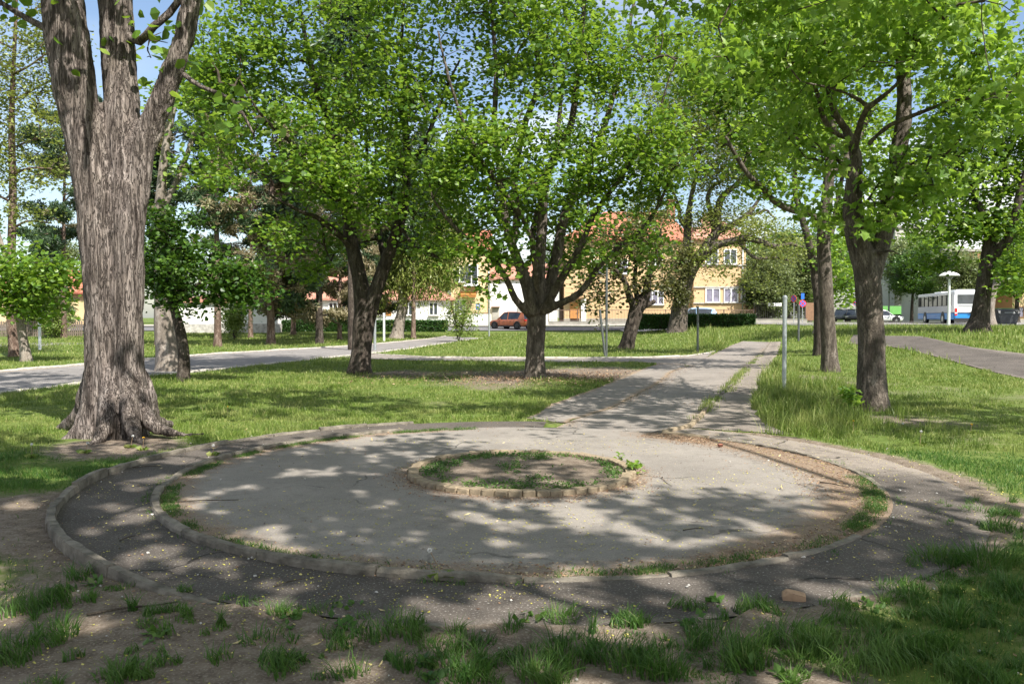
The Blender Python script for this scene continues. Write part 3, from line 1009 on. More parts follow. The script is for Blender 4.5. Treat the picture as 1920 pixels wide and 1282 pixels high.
def car_paint(name, col):
    m, n, l, b, o = new_mat(name)
    v = coords(n, l)
    l.new(ramp(n, l, noise(n, l, v, 2, 4), [(.3, tuple(c * .9 for c in col)), (.7, col)]), b.inputs['Base Color'])
    b.inputs['Metallic'].default_value = .35
    b.inputs['Roughness'].default_value = .32
    b.inputs['Coat Weight'].default_value = .7
    b.inputs['Coat Roughness'].default_value = .05
    return m
M['paint_copper'] = car_paint('copper orange paint', (.42, .13, .055))
M['paint_dark'] = car_paint('dark blue grey paint', (.03, .036, .048))
M['paint_black'] = car_paint('black paint', (.015, .015, .018))
M['paint_silver'] = car_paint('silver paint', (.42, .46, .52))
M['paint_white'] = car_paint('white paint', (.72, .73, .75))
M['paint_blue'] = car_paint('pale blue paint', (.25, .38, .55))

# ------------------------------------------------------------------ houses. Local frame: x along the front, front at y=0 facing -y, z up
def window(root, x, z, w, h, y=0.0, mull=1, pane='pane', frame='white_paint', sill=True, label=None):
    f = MB(); t = .1; yy = y - .05
    f.box((x - w / 2 + t / 2, yy, z), (t, .12, h)); f.box((x + w / 2 - t / 2, yy, z), (t, .12, h))
    f.box((x, yy, z + h / 2 - t / 2), (w - 2 * t - .004, .12, t)); f.box((x, yy, z - h / 2 + t / 2), (w - 2 * t - .004, .12, t))
    for k in range(mull):
        f.box((x + (k + 1) * w / (mull + 1) - w / 2, yy + .006, z), (.12, .1, h - 2 * t - .004))
    o = f.build('window', M[frame], root)
    if label: o['label'] = label
    MB().box((x, y - .012, z), (w - .1, .03, h - .1)).build('pane', M[pane], o)
    if sill: MB().box((x, y - .1, z - h / 2 - .05), (w + .2, .24, .07), bev=.01).build('sill', M['plinth'], o)
    return o

def hip_roof(root, x0, x1, y0, y1, z, h, over=.5, hip0=None, hip1=None, mat='roof_red', name='roof'):
    """closed hip roof with a fascia; hip = how far the ridge end is set in (0 = gable)"""
    x0 -= over; x1 += over; y0 -= over; y1 += over
    d = (y1 - y0) / 2; ym = (y0 + y1) / 2
    hip0 = d if hip0 is None else hip0; hip1 = d if hip1 is None else hip1
    b = MB(); bm = b.bm
    lo = [bm.verts.new((x, y, z)) for x, y in ((x0, y0), (x1, y0), (x1, y1), (x0, y1))]
    up = [bm.verts.new((x, y, z + .18)) for x, y in ((x0, y0), (x1, y0), (x1, y1), (x0, y1))]
    r0 = bm.verts.new((x0 + hip0, ym, z + .18 + h)); r1 = bm.verts.new((x1 - hip1, ym, z + .18 + h))
    bm.faces.new(lo[::-1])
    for i in range(4): bm.faces.new((lo[i], lo[(i + 1) % 4], up[(i + 1) % 4], up[i]))
    bm.faces.new((up[0], up[1], r1, r0)); bm.faces.new((up[2], up[3], r0, r1))
    bm.faces.new((up[1], up[2], r1)); bm.faces.new((up[3], up[0], r0))
    return b.build(name, M[mat], root)

def pipe(root, x, z0, z1, y=-.08):
    return MB().bar((x, y, z0), (x, y, z1), .06, 8).build('drainpipe', M['galv'], root, smooth=True)

# yellow house at right
YH = 91.0
kx = YH / FPX
def hx(px): return (px - 960) * kx
def hz(py, base): return at(960, py, YH).z - base
zb = float(terr(20, YH))
r = empty('yellow_house', (0, YH, zb), 'two storey ochre yellow house with red tiled hip roof behind the iron fence', 'house')
xl, xr, xb = hx(1058), hx(1392), hx(1296)
ez = hz(452, zb)
wl_ = MB()
wl_.box(((xl + xb) / 2, 5.0, ez / 2), (xb - xl, 10, ez)).box(((xb + xr) / 2, 4.45, ez / 2 - .002), (xr - xb - .006, 11.1, ez - .004))
wl_.build('wall', M['wall_yellow'], r)
YB = -1.1
for px in (1329, 1363):
    window(r, hx(px), hz(483, zb), 1.45, 1.65, YB, 1, 'pane')
    window(r, hx(px + 2), hz(554, zb), 1.6, 1.6, YB, 1, 'pane_curtain')
window(r, hx(1387), hz(553, zb), .5, 1.5, YB, 0, 'pane_curtain')
for px in (1228, 1120, 1165):
    window(r, hx(px), hz(558 if px > 1200 else 500, zb), 1.9 if px > 1200 else 1.4, 1.6, 0, 2 if px > 1200 else 1, 'pane_curtain')
window(r, hx(1228), hz(485, zb), 1.6, 1.6, 0, 1, 'pane')
t = MB()
t.box(((xb + xr) / 2, YB - .05, hz(498, zb) - .03), (xr - xb + .1, .16, .14)).box(((xb + xr) / 2, YB - .06, hz(539, zb)), (xr - xb + .1, .2, .14)).box(((xb + xr) / 2, YB - .06, hz(568.5, zb)), (xr - xb + .1, .2, .12))
t.build('ledge', M['stone_pale'], r)
g = MB()
for k in range(9): g.box((hx(1096), -.012, hz(590 - k * 8.5, zb)), (hx(1132) - hx(1062), .03, .07))
g.build('groove_band', M['wall_cream'], r)
MB().box(((xl + xr) / 2, -.05, .25), (xr - xl + .1, .12, .5)).build('plinth', M['plinth'], r)
pipe(r, hx(1386), .1, ez, YB - .1)
d = MB().box((hx(1077), -.06, 1.15), (1.0, .1, 2.3)).build('door', M['shutter'], r)
MB().box((hx(1077) + .3, -.14, 1.1), (.05, .06, .2)).build('handle', M['iron'], d)
MB().box((hx(1094), -.1, 1.35), (.55, .22, 2.7)).build('pillar', M['white_paint'], r)
MB().box((hx(1080), -.45, 2.75), (1.9, .9, .12)).build('canopy', M['wood_brown'], r)
rf = hip_roof(r, xl, xb - .4, 0, 10, ez, 3.7, .5, None, 2.0, 'roof_red')
MB().box((hx(1271), 4.6, ez + 3.3), (.9, .9, 3.6)).box((hx(1271), 4.6, ez + 5.16), (1.1, 1.1, .14)).build('chimney', M['brick'], rf)
MB().box((hx(1223), 1.9, ez + 1.95), (.16, 3.6, .06), rot=Euler((math.atan2(3.7, 5.5), 0, R(22)))).build('flashing', M['galv'], rf)
hip_roof(r, xb, xr, YB, 9.8, ez + .004, 3.5, .45, 3.0, 3.2, 'roof_pink', 'roof')
MB().box((hx(1310), 1.6, ez + 2.05), (1.3, 1.5, .1), rot=Euler((R(34), 0, 0))).build('skylight', M['galv'], r)

# garden wall piece right of it
MB().box((hx(1404), YH - .3, zb + 1.2), (1.3, .35, 2.4)).build('garden_wall', M['wall_yellow'])
tag(bpy.data.objects['garden_wall'], 'low ochre garden wall joined to the right corner of the yellow house', 'wall')

# cream house with balcony, and the white gable beside it
zb = float(terr(-4, YH))
def mk(px): return hx(px)
r = empty('cream_house', (0, YH, zb), 'tall cream house with balcony windows and a red roof left of the white gable', 'house')
x0, x1 = hx(846), hx(917); ez = hz(470, zb)
MB().box(((x0 + x1) / 2, 4.5, ez / 2), (x1 - x0, 9, ez)).build('wall', M['wall_cream'], r)
MB().box(((x0 + x1) / 2, -.05, .6), (x1 - x0 + .08, .12, 1.2)).build('plinth', M['wall_white'], r)
MB().box((hx(902), -.06, 1.28), (hx(917) - hx(890), .14, .12)).build('ledge', M['wood_brown'], r)
window(r, hx(884), hz(515, zb), 1.5, 2.2, 0, 1, 'pane'); window(r, hx(862), hz(515, zb), 1.3, 1.7, 0, 1, 'pane'); window(r, hx(862), hz(575, zb), 1.3, 1.7, 0, 1, 'pane_curtain')
bal = MB().box((hx(884), -.65, hz(536, zb)), (2.0, 1.3, .16)).build('balcony', M['wall_white'], r)
rl = MB()
for k in range(13): rl.bar((hx(884) - .95 + k * .158, -1.25, hz(535, zb)), (hx(884) - .95 + k * .158, -1.25, hz(520, zb)), .015, 5)
rl.box((hx(884), -1.25, hz(520, zb)), (2.0, .06, .05)); rl.build('railing', M['iron'], bal)
MB().box((hx(878), -.5, hz(552, zb)), (1.8, 1.0, .35), rot=Euler((R(20), 0, 0))).build('awning', M['shutter'], r)
pipe(r, hx(916.5), .1, ez)
hip_roof(r, x0, x1, 0, 9, ez, 2.6, .45, None, None, 'roof_red')

r = empty('white_outbuilding', (0, YH + .6, zb), 'lower white rendered building with a blank wall behind the copper car', 'house')
x0, x1 = hx(918), hx(1046); ez = hz(524, zb)
MB().box(((x0 + x1) / 2, 4.5, ez / 2), (x1 - x0, 9, ez)).build('wall', M['wall_white'], r)
MB().box((hx(929), -.06, .95), (.75, .12, 1.9)).build('door', M['plinth'], r)
MB().box((hx(929), -.25, 1.98), (.95, .5, .1)).build('canopy', M['wood_brown'], r)
MB().box((hx(984), -.06, 1.5), (1.6, .1, .9)).build('hatch', M['plinth'], r)
hip_roof(r, x0, x1, 0, 9, ez, 1.9, .3, .6, .6, 'roof_pink')

# low white house with orange shutters at left
YW = 89.0
kw = YW / FPX
def wx(px): return (px - 960) * kw
zb = float(terr(-15, YW))
def wz(py): return at(960, py, YW).z - zb
r = empty('white_house', (0, YW, zb), 'long low white house with orange shutters and a faded red roof behind the left hedge', 'house')
x0, x1 = wx(512), wx(843); ez = wz(563)
MB().box(((x0 + x1) / 2, 5, ez / 2), (x1 - x0, 10, ez)).build('wall', M['wall_white'], r)
for px, sh in ((533, -1), (592, 0), (622, 0), (712, 1), (763, -1), (810, 0)):
    w_ = window(r, wx(px + 3), wz(579), 1.0, 1.45, 0, 1, 'pane')
    if sh:
        MB().box((wx(px + 3) + sh * .82, -.05, wz(579)), (.62, .07, 1.45)).build('shutter', M['shutter'], w_)
MB().box((wx(566), -.03, wz(594)), (1.9, .12, .9)).build('garage_door', M['plinth'], r)
pipe(r, wx(549), .05, ez)
hip_roof(r, x0, x1, 0, 10, ez, 3.6, .5, None, None, 'roof_pink')
MB().box((wx(620), 5, ez + 3.6), (.8, .8, 2.2)).build('chimney', M['brick'], r)

# white garage with rubble base at left
YG = 73.0
kg = YG / FPX
x0, x1 = (335 - 960) * kg, (519 - 960) * kg
r = empty('white_garage', (0, YG, float(terr(-25, YG))), 'low white garage with a pale stone base seen behind the small dark tree', 'garage')
MB().box(((x0 + x1) / 2, 3, 1.75), (x1 - x0, 6, 1.9)).build('wall', M['wall_white'], r)
MB().box(((x0 + x1) / 2, 3, .4), (x1 - x0 + .12, 6.12, .82)).build('stone_base', M['stone_pale'], r)
hip_roof(r, x0, x1, 0, 6, 2.7, .9, .3, None, None, 'roof_pink')
# red roofed house far left behind the fence
r = empty('red_roofed_house', (-50, 86, float(terr(-50, 86))), 'house with red roof just visible behind shrubs at the left edge', 'house')
MB().box((0, 4, 1.7), (12, 8, 3.4)).build('wall', M['wall_cream'], r)
window(r, 2.5, 1.9, 1.1, 1.4, 0, 1); window(r, -2.5, 1.9, 1.1, 1.4, 0, 1)
hip_roof(r, -6, 6, 0, 8, 3.4, 2.6, .5, None, None, 'roof_red')

# grey apartment block, brown hall, green fences at right
YA = 132.0
ka = YA / FPX
za = float(terr(60, YA))
r = empty('apartment_block', (0, YA, za), 'grey apartment block with small windows in the distance behind the bins', 'building')
x0, x1 = (1676 - 960) * ka, (1790 - 960) * ka
MB().box(((x0 + x1) / 2, 6, 7.5), (x1 - x0, 12, 15)).build('wall', M['wall_grey'], r)
for zi in range(5):
    for px in (1688, 1706, 1722, 1740, 1758, 1776):
        window(r, (px - 960) * ka, 1.9 + zi * 2.75, .8 if px in (1688, 1722, 1758) else 1.5, 1.5, 0, 1, 'pane', 'plinth' if px in (1706, 1740) else 'wall_white', False)
MB().box(((x0 + x1) / 2, 6, 15.15), (x1 - x0 + .5, 12.5, .3)).build('roof', M['plinth'], r)

YN = 97.0
kn = YN / FPX
zn = float(terr(55, YN))
r = empty('brown_hall', (0, YN, zn), 'plain terracotta brown building with a cream gable and green base at the right edge', 'building')
xa, xb_, xc, xd = (1766 - 960) * kn, (1797 - 960) * kn, (1897 - 960) * kn, (2040 - 960) * kn
MB().box(((xa + xb_) / 2, 5.2, 4.2), (xb_ - xa - .01, 10, 8.4)).build('wall', M['wall_white'], r)
MB().box(((xb_ + xc) / 2, 5, 4.2), (xc - xb_, 10, 8.4)).build('wall', M['wall_brown'], r)
b = MB().prism([(xc + .005, .05, 0), (xd, .05, 0), (xd, .05, 4.4), (xd - 2, .05, 5.0), (xc + 2.6, .05, 7.0), (xc + .005, .05, 7.7)], (0, 10, 0)).build('wall', M['wall_cream'], r)
MB().box(((xb_ + xc) / 2, -.08, .95), (xc - xb_, .12, 1.5)).build('green_base', M['green_panel'], r)
MB().box(((xc + xd) / 2, -.08, .2), (xd - xc - .01, .18, .4)).build('plinth', M['plinth'], r)
MB().box(((xb_ + xc) / 2, -.1, .1), (xc - xb_, .2, .2)).build('plinth', M['plinth'], r)
for k in range(3):
    window(r, xc + 1.4 + k * 2.4, 1.25, 1.5, 1.3, .05, 1, 'pane_curtain', 'wood_brown', False)
MB().box(((xa + xc) / 2, 5, 8.55), (xc - xa + .4, 10.4, .3)).build('roof', M['plinth'], r)
# green fence before the apartment block
YF = 118.0
r = empty('green_panel_fence', ((1698 - 960) * YF / FPX, YF, float(terr(58, YF))), 'bright green panel fence on a grey base behind the three bins', 'fence')
MB().box((0, 0, 1.5), (7.5, .08, 1.5)).build('panel', M['green_panel'], r)
MB().box((0, 0, .35), (7.6, .3, .8)).build('base', M['plinth'], r)

# ------------------------------------------------------------------ fences
def iron_fence(xa, xb, Yf, label, z, h=1.15, mat='iron', plinth=.35, step=.16):
    r = empty('iron_fence', ((xa + xb) / 2, Yf, z), label, 'fence')
    W = xb - xa
    MB().box((0, 0, plinth / 2 - .1), (W, .3, plinth + .2)).box((0, 0, plinth + .03), (W + .04, .36, .06)).build('plinth', M['plinth'], r)
    b = MB(); n = int(W / step)
    for k in range(n + 1): b.box((-W / 2 + k * W / n, 0, plinth + .08 + h / 2), (.028, .028, h))
    b.build('bars', M[mat], r)
    MB().box((0, -.025, plinth + .16), (W, .02, .05)).box((0, -.025, plinth + h), (W, .02, .06)).build('rail', M[mat], r)
    for k in range(int(W / 3) + 1):
        MB().box((-W / 2 + k * W / int(W / 3), .03, plinth + h / 2 + .05), (.09, .03, h + .1)).build('post', M[mat], r)
    return r
YI = 87.6
ki = YI / FPX
iron_fence((1028 - 960) * ki, (1412 - 960) * ki, YI, 'low dark iron fence on a plinth in front of the yellow house', float(terr(14, YI)), 1.25, 'iron_brown', .32)
iron_fence((1414 - 960) * ki, (1512 - 960) * ki, YI, 'iron fence with closely set bars in front of the hazy garden shrubs', float(terr(28, YI)), 1.7, 'iron', .4, .2)
MB().box((((1452 - 960) * ki), YI - .06, float(terr(28, YI)) + 2.0), (1.45, .03, .36)).build('sign_board', M['white_paint'])
tag(bpy.data.objects['sign_board'], 'blank white board fixed to the top of the iron fence', 'sign')
g = empty('metal_gate', ((1520 - 960) * ki, YI, float(terr(32, YI))), 'solid brown metal gate at the right end of the iron fence', 'gate')
MB().box((0, 0, 1.25), (1.1, .05, 1.9)).build('panel', M['wood_brown'], g)
MB().box((-.62, 0, 1.2), (.12, .12, 2.4)).box((.62, 0, 1.2), (.12, .12, 2.4)).build('frame', M['iron'], g)
MB().box((.4, -.05, 1.2), (.04, .08, .16)).build('handle', M['galv'], g)

fx0, fx1, YP = -62.0, -34.5, 66.0
r = empty('picket_fence', ((fx0 + fx1) / 2, YP, 0), 'dark weathered wooden picket fence at the far left', 'fence')
b = MB(); n = int((fx1 - fx0) / .17); W = fx1 - fx0
for k in range(n):
    hh = 1.25 + random.uniform(-.05, .05)
    b.box((-W / 2 + k * .17, 0, hh / 2 + .05), (.11, .025, hh), rot=Euler((0, random.uniform(-.02, .02), 0)))
b.build('pickets', M['wood_grey'], r)
MB().box((0, .035, .35), (W, .04, .09)).box((0, .035, 1.0), (W, .04, .09)).build('rail', M['wood_grey'], r)
for k in range(11): MB().box((-W / 2 + k * W / 10, .1, .65), (.1, .08, 1.3)).build('post', M['wood_grey'], r)

# ------------------------------------------------------------------ hedges
def hedge(px0, px1, py_top, Yh, depth, label, seed, leafm='leaf_hedge', n=15000, py_base=None):
    k = Yh / FPX
    x0, x1 = (px0 - 960) * k, (px1 - 960) * k
    z0 = float(terr((x0 + x1) / 2, Yh)); h = at(960, py_top, Yh).z - z0
    rng = np.random.default_rng(seed)
    r = empty('hedge', ((x0 + x1) / 2, Yh, z0), label, 'hedge', 'clipped hedges along the street')
    W = x1 - x0
    c = MB(); c.box((0, 0, h * .46), (W - .4, depth - .35, h * .8)); core = c.build('branches', M['twig'], r)  # solid dark block, put in as the shade inside the hedge
    # leaves over the faces
    area = np.array([W * h, W * depth, depth * h, depth * h, W * h * .4]); cnt = (n * area / area.sum()).astype(int)
    P = []
    for i, m in enumerate(cnt):
        a, b_, t = rng.random(m), rng.random(m), np.abs(rng.normal(size=m)) * .09
        lump = .10 * (fbm2(a * W, b_ * 4 + i * 9, 1.1, 3, seed) - .5)
        t = t - lump
        if i == 0: p = np.stack([(a - .5) * W, -depth / 2 + t, b_ * h], 1)
        elif i == 1: p = np.stack([(a - .5) * W, (b_ - .5) * depth, h - t], 1)
        elif i == 2: p = np.stack([-W / 2 + t, (a - .5) * depth, b_ * h], 1)
        elif i == 3: p = np.stack([W / 2 - t, (a - .5) * depth, b_ * h], 1)
        else: p = np.stack([(a - .5) * W, depth / 2 - t, b_ * h], 1)
        P.append(p)
    P = np.vstack(P); P += rng.normal(size=P.shape) * .04
    P[:, 2] = np.maximum(P[:, 2], .04)
    v, fs = leaves_np(P, .13 * (.6 + .7 * rng.random(len(P))), 'diamond', .55, .0)
    link('crown', np_mesh('crown', v, fs, M[leafm]), r)
    return r
hedge(520, 838, 601, 75, 1.1, 'long clipped hedge behind the pines on the left', 1, n=22000)
hedge(1197, 1412, 590, 69.5, 1.3, 'tall clipped hedge in front of the iron fence beside the old crooked tree', 2, n=20000)

# ------------------------------------------------------------------ cars
def wheel(root, x, y, r=.36, w=.24):
    s = -1 if y < 0 else 1
    t = MB().lathe([(r * .62, -w / 2), (r * .93, -w / 2), (r, -w / 2 + .04), (r, w / 2 - .04), (r * .93, w / 2), (r * .62, w / 2)], (x, y, r), 28, 'Y').build('wheel', M['rubber'], root, smooth=False)
    yy = y + s * (w / 2 - .03)
    b = MB().lathe([(r * .68, -.02), (r * .7, .012), (r * .62, .014), (r * .6, -.01)], (x, yy, r), 28, 'Y').lathe([(.06, -.01), (.06, .03), (.03, .035)], (x, yy, r), 12, 'Y')
    for k in range(5):
        a = k * 2 * math.pi / 5 + .3
        for da in (-.13, .13):
            b.bar((x + .04 * math.cos(a), yy + s * .012, r + .04 * math.sin(a)), (x + r * .62 * math.cos(a + da), yy + s * .012, r + r * .62 * math.sin(a + da)), .021, 6)
    b.build('rim', M['alloy'], t)
    MB().lathe([(.02, -.05), (r * .6, -.05), (r * .6, -.03), (.02, -.03)], (x, yy, r), 20, 'Y').build('brake_disc', M['black_plastic'], t)

def car(name, label, loc, rz, paint, suv=True, group=None):
    """front points to -x. Lofted body: stations along x with belt, shoulder and sill"""
    root = empty(name, loc, label, 'car', group, rz)
    L, W, Hh = (4.75, 1.92, 1.70) if suv else (4.35, 1.78, 1.46)
    hb = .98 if suv else .86        # belt height
    g = .24 if suv else .17
    # station: x, half width at shoulder, top z (bonnet / belt), sill z
    st = [(-.5, .60, .62, .40), (-.485, .76, .74, .30), (-.44, .86, .86, g), (-.36, .92, .93, g), (-.22, .955, 1.0, g), (-.05, .96, 1.0, g), (.15, .96, 1.02, g), (.33, .955, 1.05, g), (.43, .92, 1.06, g), (.485, .86, 1.02, .30), (.5, .74, .9, .42)]
    b = MB(); bm = b.bm; rings = []
    for x, hw, zt, zs in st:
        z1 = zt * hb; w = hw * W / 2
        pts = [(w * .9, zs), (w, zs + .12), (w * 1.01, (zs + z1) * .52), (w * .985, z1 * .93), (w * .9, z1)]
        ring = [bm.verts.new((x * L, p, z)) for p, z in pts] + [bm.verts.new((x * L, -p, z)) for p, z in pts[::-1]]
        rings.append(ring)
    m = len(rings[0])
    for i in range(len(rings) - 1):
        for k in range(m): bm.faces.new((rings[i][k], rings[i][(k + 1) % m], rings[i + 1][(k + 1) % m], rings[i + 1][k]))
    bm.faces.new(rings[0]); bm.faces.new(rings[-1][::-1])
    body = b.build('body', M[paint], root, smooth=True)
    sub = body.modifiers.new('round', 'SUBSURF'); sub.levels = sub.render_levels = 2
    # cabin: glass hull with roof and pillars in body colour
    xs = [(-.24, hb * .97), (-.075, Hh - .06), (.02, Hh), (.24, Hh - .02), (.38, Hh - .1), (.475, hb * 1.03)]
    wt = [.86, .70, .70, .69, .66, .80]
    c = MB(); bm = c.bm; top = [[bm.verts.new((x * L, s * w_ * W / 2, z - .035)) for s in (-1, 1)] for (x, z), w_ in zip(xs, wt)]
    xb_ = [-.24, -.1, .02, .22, .4, .475]; bot = [[bm.verts.new((x * L, s * .89 * W / 2, hb * .94)) for s in (-1, 1)] for x in xb_]
    for i in range(5):
        for s in (0, 1): bm.faces.new((bot[i][s], bot[i + 1][s], top[i + 1][s], top[i][s]))
        bm.faces.new((top[i][0], top[i][1], top[i + 1][1], top[i + 1][0]))
        bm.faces.new((bot[i][0], bot[i][1], bot[i + 1][1], bot[i + 1][0]))
    bm.faces.new((bot[0][0], bot[0][1], top[0][1], top[0][0])); bm.faces.new((bot[5][0], bot[5][1], top[5][1], top[5][0]))
    c.build('windows', M['car_glass'], root)
    rf = MB(); bm = rf.bm
    ra = [(-.085, Hh - .07, .71), (.02, Hh, .71), (.24, Hh - .015, .70), (.40, Hh - .10, .665)]
    tv = [[bm.verts.new((x * L, s * w_ * W / 2 * 1.01, z)) for s in (-1, 1)] for x, z, w_ in ra]
    bv = [[bm.verts.new((x * L, s * w_ * W / 2 * 1.045, z - .07)) for s in (-1, 1)] for x, z, w_ in ra]
    for i in range(3):
        bm.faces.new((tv[i][0], tv[i][1], tv[i + 1][1], tv[i + 1][0])); bm.faces.new((bv[i][0], bv[i][1], bv[i + 1][1], bv[i + 1][0]))
        for s in (0, 1): bm.faces.new((tv[i][s], tv[i + 1][s], bv[i + 1][s], bv[i][s]))
    bm.faces.new((tv[0][0], tv[0][1], bv[0][1], bv[0][0])); bm.faces.new((tv[3][0], tv[3][1], bv[3][1], bv[3][0]))
    rf.build('roof', M[paint], root)
    pl = MB()
    for s in (-1, 1):
        y0, y1 = s * .885 * W / 2, s * .712 * W / 2
        pl.bar((-.245 * L, y0, hb * .96), (-.085 * L, y1, Hh - .1), .04, 6).bar((.03 * L, y0 * 1.005, hb * .96), (.03 * L, y1, Hh - .06), .04, 6)
        pl.prism([(.30 * L, y0, hb * .96), (.47 * L, y0 * .97, hb * .98), (.41 * L, y1 * .96, Hh - .14), (.36 * L, y1 * .98, Hh - .1)], (0, s * .035, 0))
    pl.build('pillars', M[paint], root)
    for xw in (-.305 * L, .295 * L):
        for s in (-1, 1):
            MB().lathe([(.02, -.02), (.42, -.02), (.42, .012), (.02, .012)], (xw, s * W / 2 * .965, .37), 24, 'Y').build('wheel_arch', M['black_plastic'], root)
            wheel(root, xw, s * (W / 2 - .1), .365 if suv else .31, .24)
    k = MB()
    for s in (-1, 1): k.box((0, s * W / 2 * .955, g + .06), (L * .36, .06, .1))
    k.box((-.485 * L, 0, .42), (.1, W * .7, .16)).box((.485 * L, 0, .42), (.1, W * .7, .2)).build('trim', M['black_plastic'], root)
    for s in (-1, 1):
        MB().box((.478 * L, s * .72 * W / 2, hb * .88), (.16, .34, .16), bev=.03).build('tail_light', M['lamp_red'], root)
        MB().box((-.468 * L, s * .68 * W / 2, hb * .70), (.18, .36, .12), bev=.03).build('headlight', M['alloy'], root)
        MB().box((-.15 * L, s * (W / 2 + .06), hb * 1.0), (.12, .2, .13), bev=.03).build('mirror', M[paint], root)
    for s in (-1, 1):
        dl = MB()
        for xx in (-.17, .035, .2): dl.box((xx * L, s * W / 2 * .972, hb * .62), (.012, .012, hb * .62))
        dl.box((-.06 * L, s * W / 2 * .985, hb * .78), (.16, .03, .03)).box((.12 * L, s * W / 2 * .985, hb * .78), (.16, .03, .03))
        dl.build('door_seam', M['black_plastic'], root)
    MB().box((.5 * L, 0, hb * .72), (.02, .5, .11)).build('number_plate', M['white_paint'], root)
    return root

c0 = at(960, 622, 79.0)
car('parked_car', 'copper orange sport utility car parked at the kerb behind the middle maple', on_ground(c0.x, 79.3, .03), R(-40), 'paint_copper')
car('parked_car', 'silver car whose roof shows over the left part of the hedge', on_ground((568 - 960) * 81 / FPX, 81, .03), R(4), 'paint_silver', False)
car('parked_car', 'blue grey car whose roof shows over the middle of the hedge', on_ground((640 - 960) * 81 / FPX, 81.2, .03), R(-3), 'paint_dark', False)
car('parked_car', 'pale blue car whose roof shows above the hedge beside the old crooked tree', on_ground((1300 - 960) * 77 / FPX, 77.5, .03), R(5), 'paint_blue', True)
car('parked_car', 'dark blue grey car parked nose out beside the round blue sign', on_ground((1578 - 960) * 108 / FPX, 108, .0), R(62), 'paint_dark', True)
car('parked_car', 'black car parked next to the dark blue grey one', on_ground((1597 - 960) * 106 / FPX, 105.5, .0), R(64), 'paint_black', True)
car('parked_car', 'white car partly hidden behind the nearest right maple trunk', on_ground((1652 - 960) * 90 / FPX, 90, .0), R(170), 'paint_white', False)

# ------------------------------------------------------------------ the bus (front points +y in its own frame, rear at y=0)
def bus():
    px0 = at(1787, 608, 71.5)
    ang = R(-13)
    P = on_ground(px0.x, 71.5, .03)
    r = empty('city_bus', P, 'white and blue city bus standing at the kerb, seen from behind', 'bus', None, ang)
    W, L, Hh = 2.5, 12.0, 3.0
    x0 = 0.0; xm = W / 2
    MB().box((xm, L / 2, .74), (W, L - .04, .58), bev=.05).build('lower_body', M['bus_blue'], r)
    MB().box((xm, L / 2, 1.36), (W - .02, L - .06, .62)).build('side_panel', M['bus_grey'], r)
    MB().box((xm, L / 2, 2.76), (W, L - .04, .3), bev=.08).build('roof', M['bus_white'], r)
    MB().box((xm, L / 2, 2.17), (W - .06, L - .1, .96)).build('windows', M['car_glass'], r)
    pil = MB()
    for k in range(8): pil.box((-.0 + .012, .55 + k * 1.52, 2.16), (.05, .09, .98))
    pil.build('pillars', M['black_plastic'], r)
    # rear
    rear = MB().box((xm, -.01, 1.85), (W - .06, .12, 1.58), bev=.04).box((xm, -.02, 2.78), (W - .1, .14, .34), bev=.05)
    rear.box((.14, .5, 1.9), (.3, 1.05, 1.6), bev=.03)
    rear.build('rear_panel', M['bus_white'], r)
    MB().box((xm, -.085, 2.22), (W - .62, .03, .78), bev=.012).build('rear_window', M['pane'], r)
    for s in (.2, W - .2):
        MB().box((s, -.09, 1.26), (.2, .04, .36), bev=.015).box((s, -.09, .88), (.2, .04, .16), bev=.015).build('tail_light', M['lamp_red'], r)
        MB().box((s, -.09, 1.02), (.2, .03, .1)).build('reverse_light', M['white_paint'], r)
    v = MB()
    for z in (1.52, 1.66): v.box((xm, -.078, z), (W - .7, .02, .035))
    v.build('vent_slot', M['black_plastic'], r)
    MB().box((xm + .3, -.082, 1.05), (.56, .02, .13)).build('number_plate', M['iron'], r)
    MB().box((xm, -.05, .42), (W - .1, .1, .3)).build('bumper', M['black_plastic'], r)
    MB().box((xm, 2.0, 3.0), (1.5, 2.0, .2), bev=.06).box((xm, 7, 2.98), (1.4, 2.4, .16), bev=.05).build('roof_unit', M['bus_white'], r)
    for y in (3.2, 9.2):
        for x in (.13, W - .13):
            MB().lathe([(.02, -.13), (.46, -.13), (.5, -.1), (.5, .1), (.46, .13), (.02, .13)], (x, y, .5), 24, 'X').build('wheel', M['rubber'], r)
            MB().lathe([(.02, -.03), (.28, -.03), (.28, .03), (.02, .03)], (x + (-.14 if x < 1 else .14), y, .5), 18, 'X').build('rim', M['alloy'], [o for o in bpy.data.objects if o.parent == r and o.name.startswith('wheel')][-1])
            MB().lathe([(.02, -.01), (.62, -.01), (.62, .01), (.02, .01)], (-.006 if x < 1 else W + .006, y, .55), 24, 'X').build('wheel_arch', M['black_plastic'], r)
bus()

# ------------------------------------------------------------------ posts, signs, lamp, bins
def post(px, py_base, py_top, hw, Yp, mat, label, name='steel_post', group='posts on the lawn', cap=True, lean=0):
    x = at(px, py_base, Yp).x
    z = float(terr(x, Yp)); h = at(px, py_top, Yp).z - z
    r = hw * Yp / FPX
    r_ = empty(name, (x, Yp, z), label, 'post', group)
    MB().bar((0, 0, -.15), (lean, 0, h), r, 14).build('pole', M[mat], r_, smooth=False)
    MB().lathe([(r * 1.12, h - .05), (r * 1.12, h), (r * .5, h + r * .55)], (lean, 0, 0), 14).build('cap', M[mat], r_)
    return r_
post(1470, 736, 556, 4.0, 17.4, 'galv', 'shiny galvanised steel post standing in tall grass right of the path')
post(1497, 653, 572, 2.0, 41, 'post_dark', 'dark steel post behind and right of the shiny galvanised post')
post(1308, 664, 575, 2.0, 35.5, 'post_dark', 'dark post on the lawn in front of the right hedge')
post(75, 656, 587, 2.6, 40.5, 'post_pale', 'pale post on the lawn at far left before the picket fence')
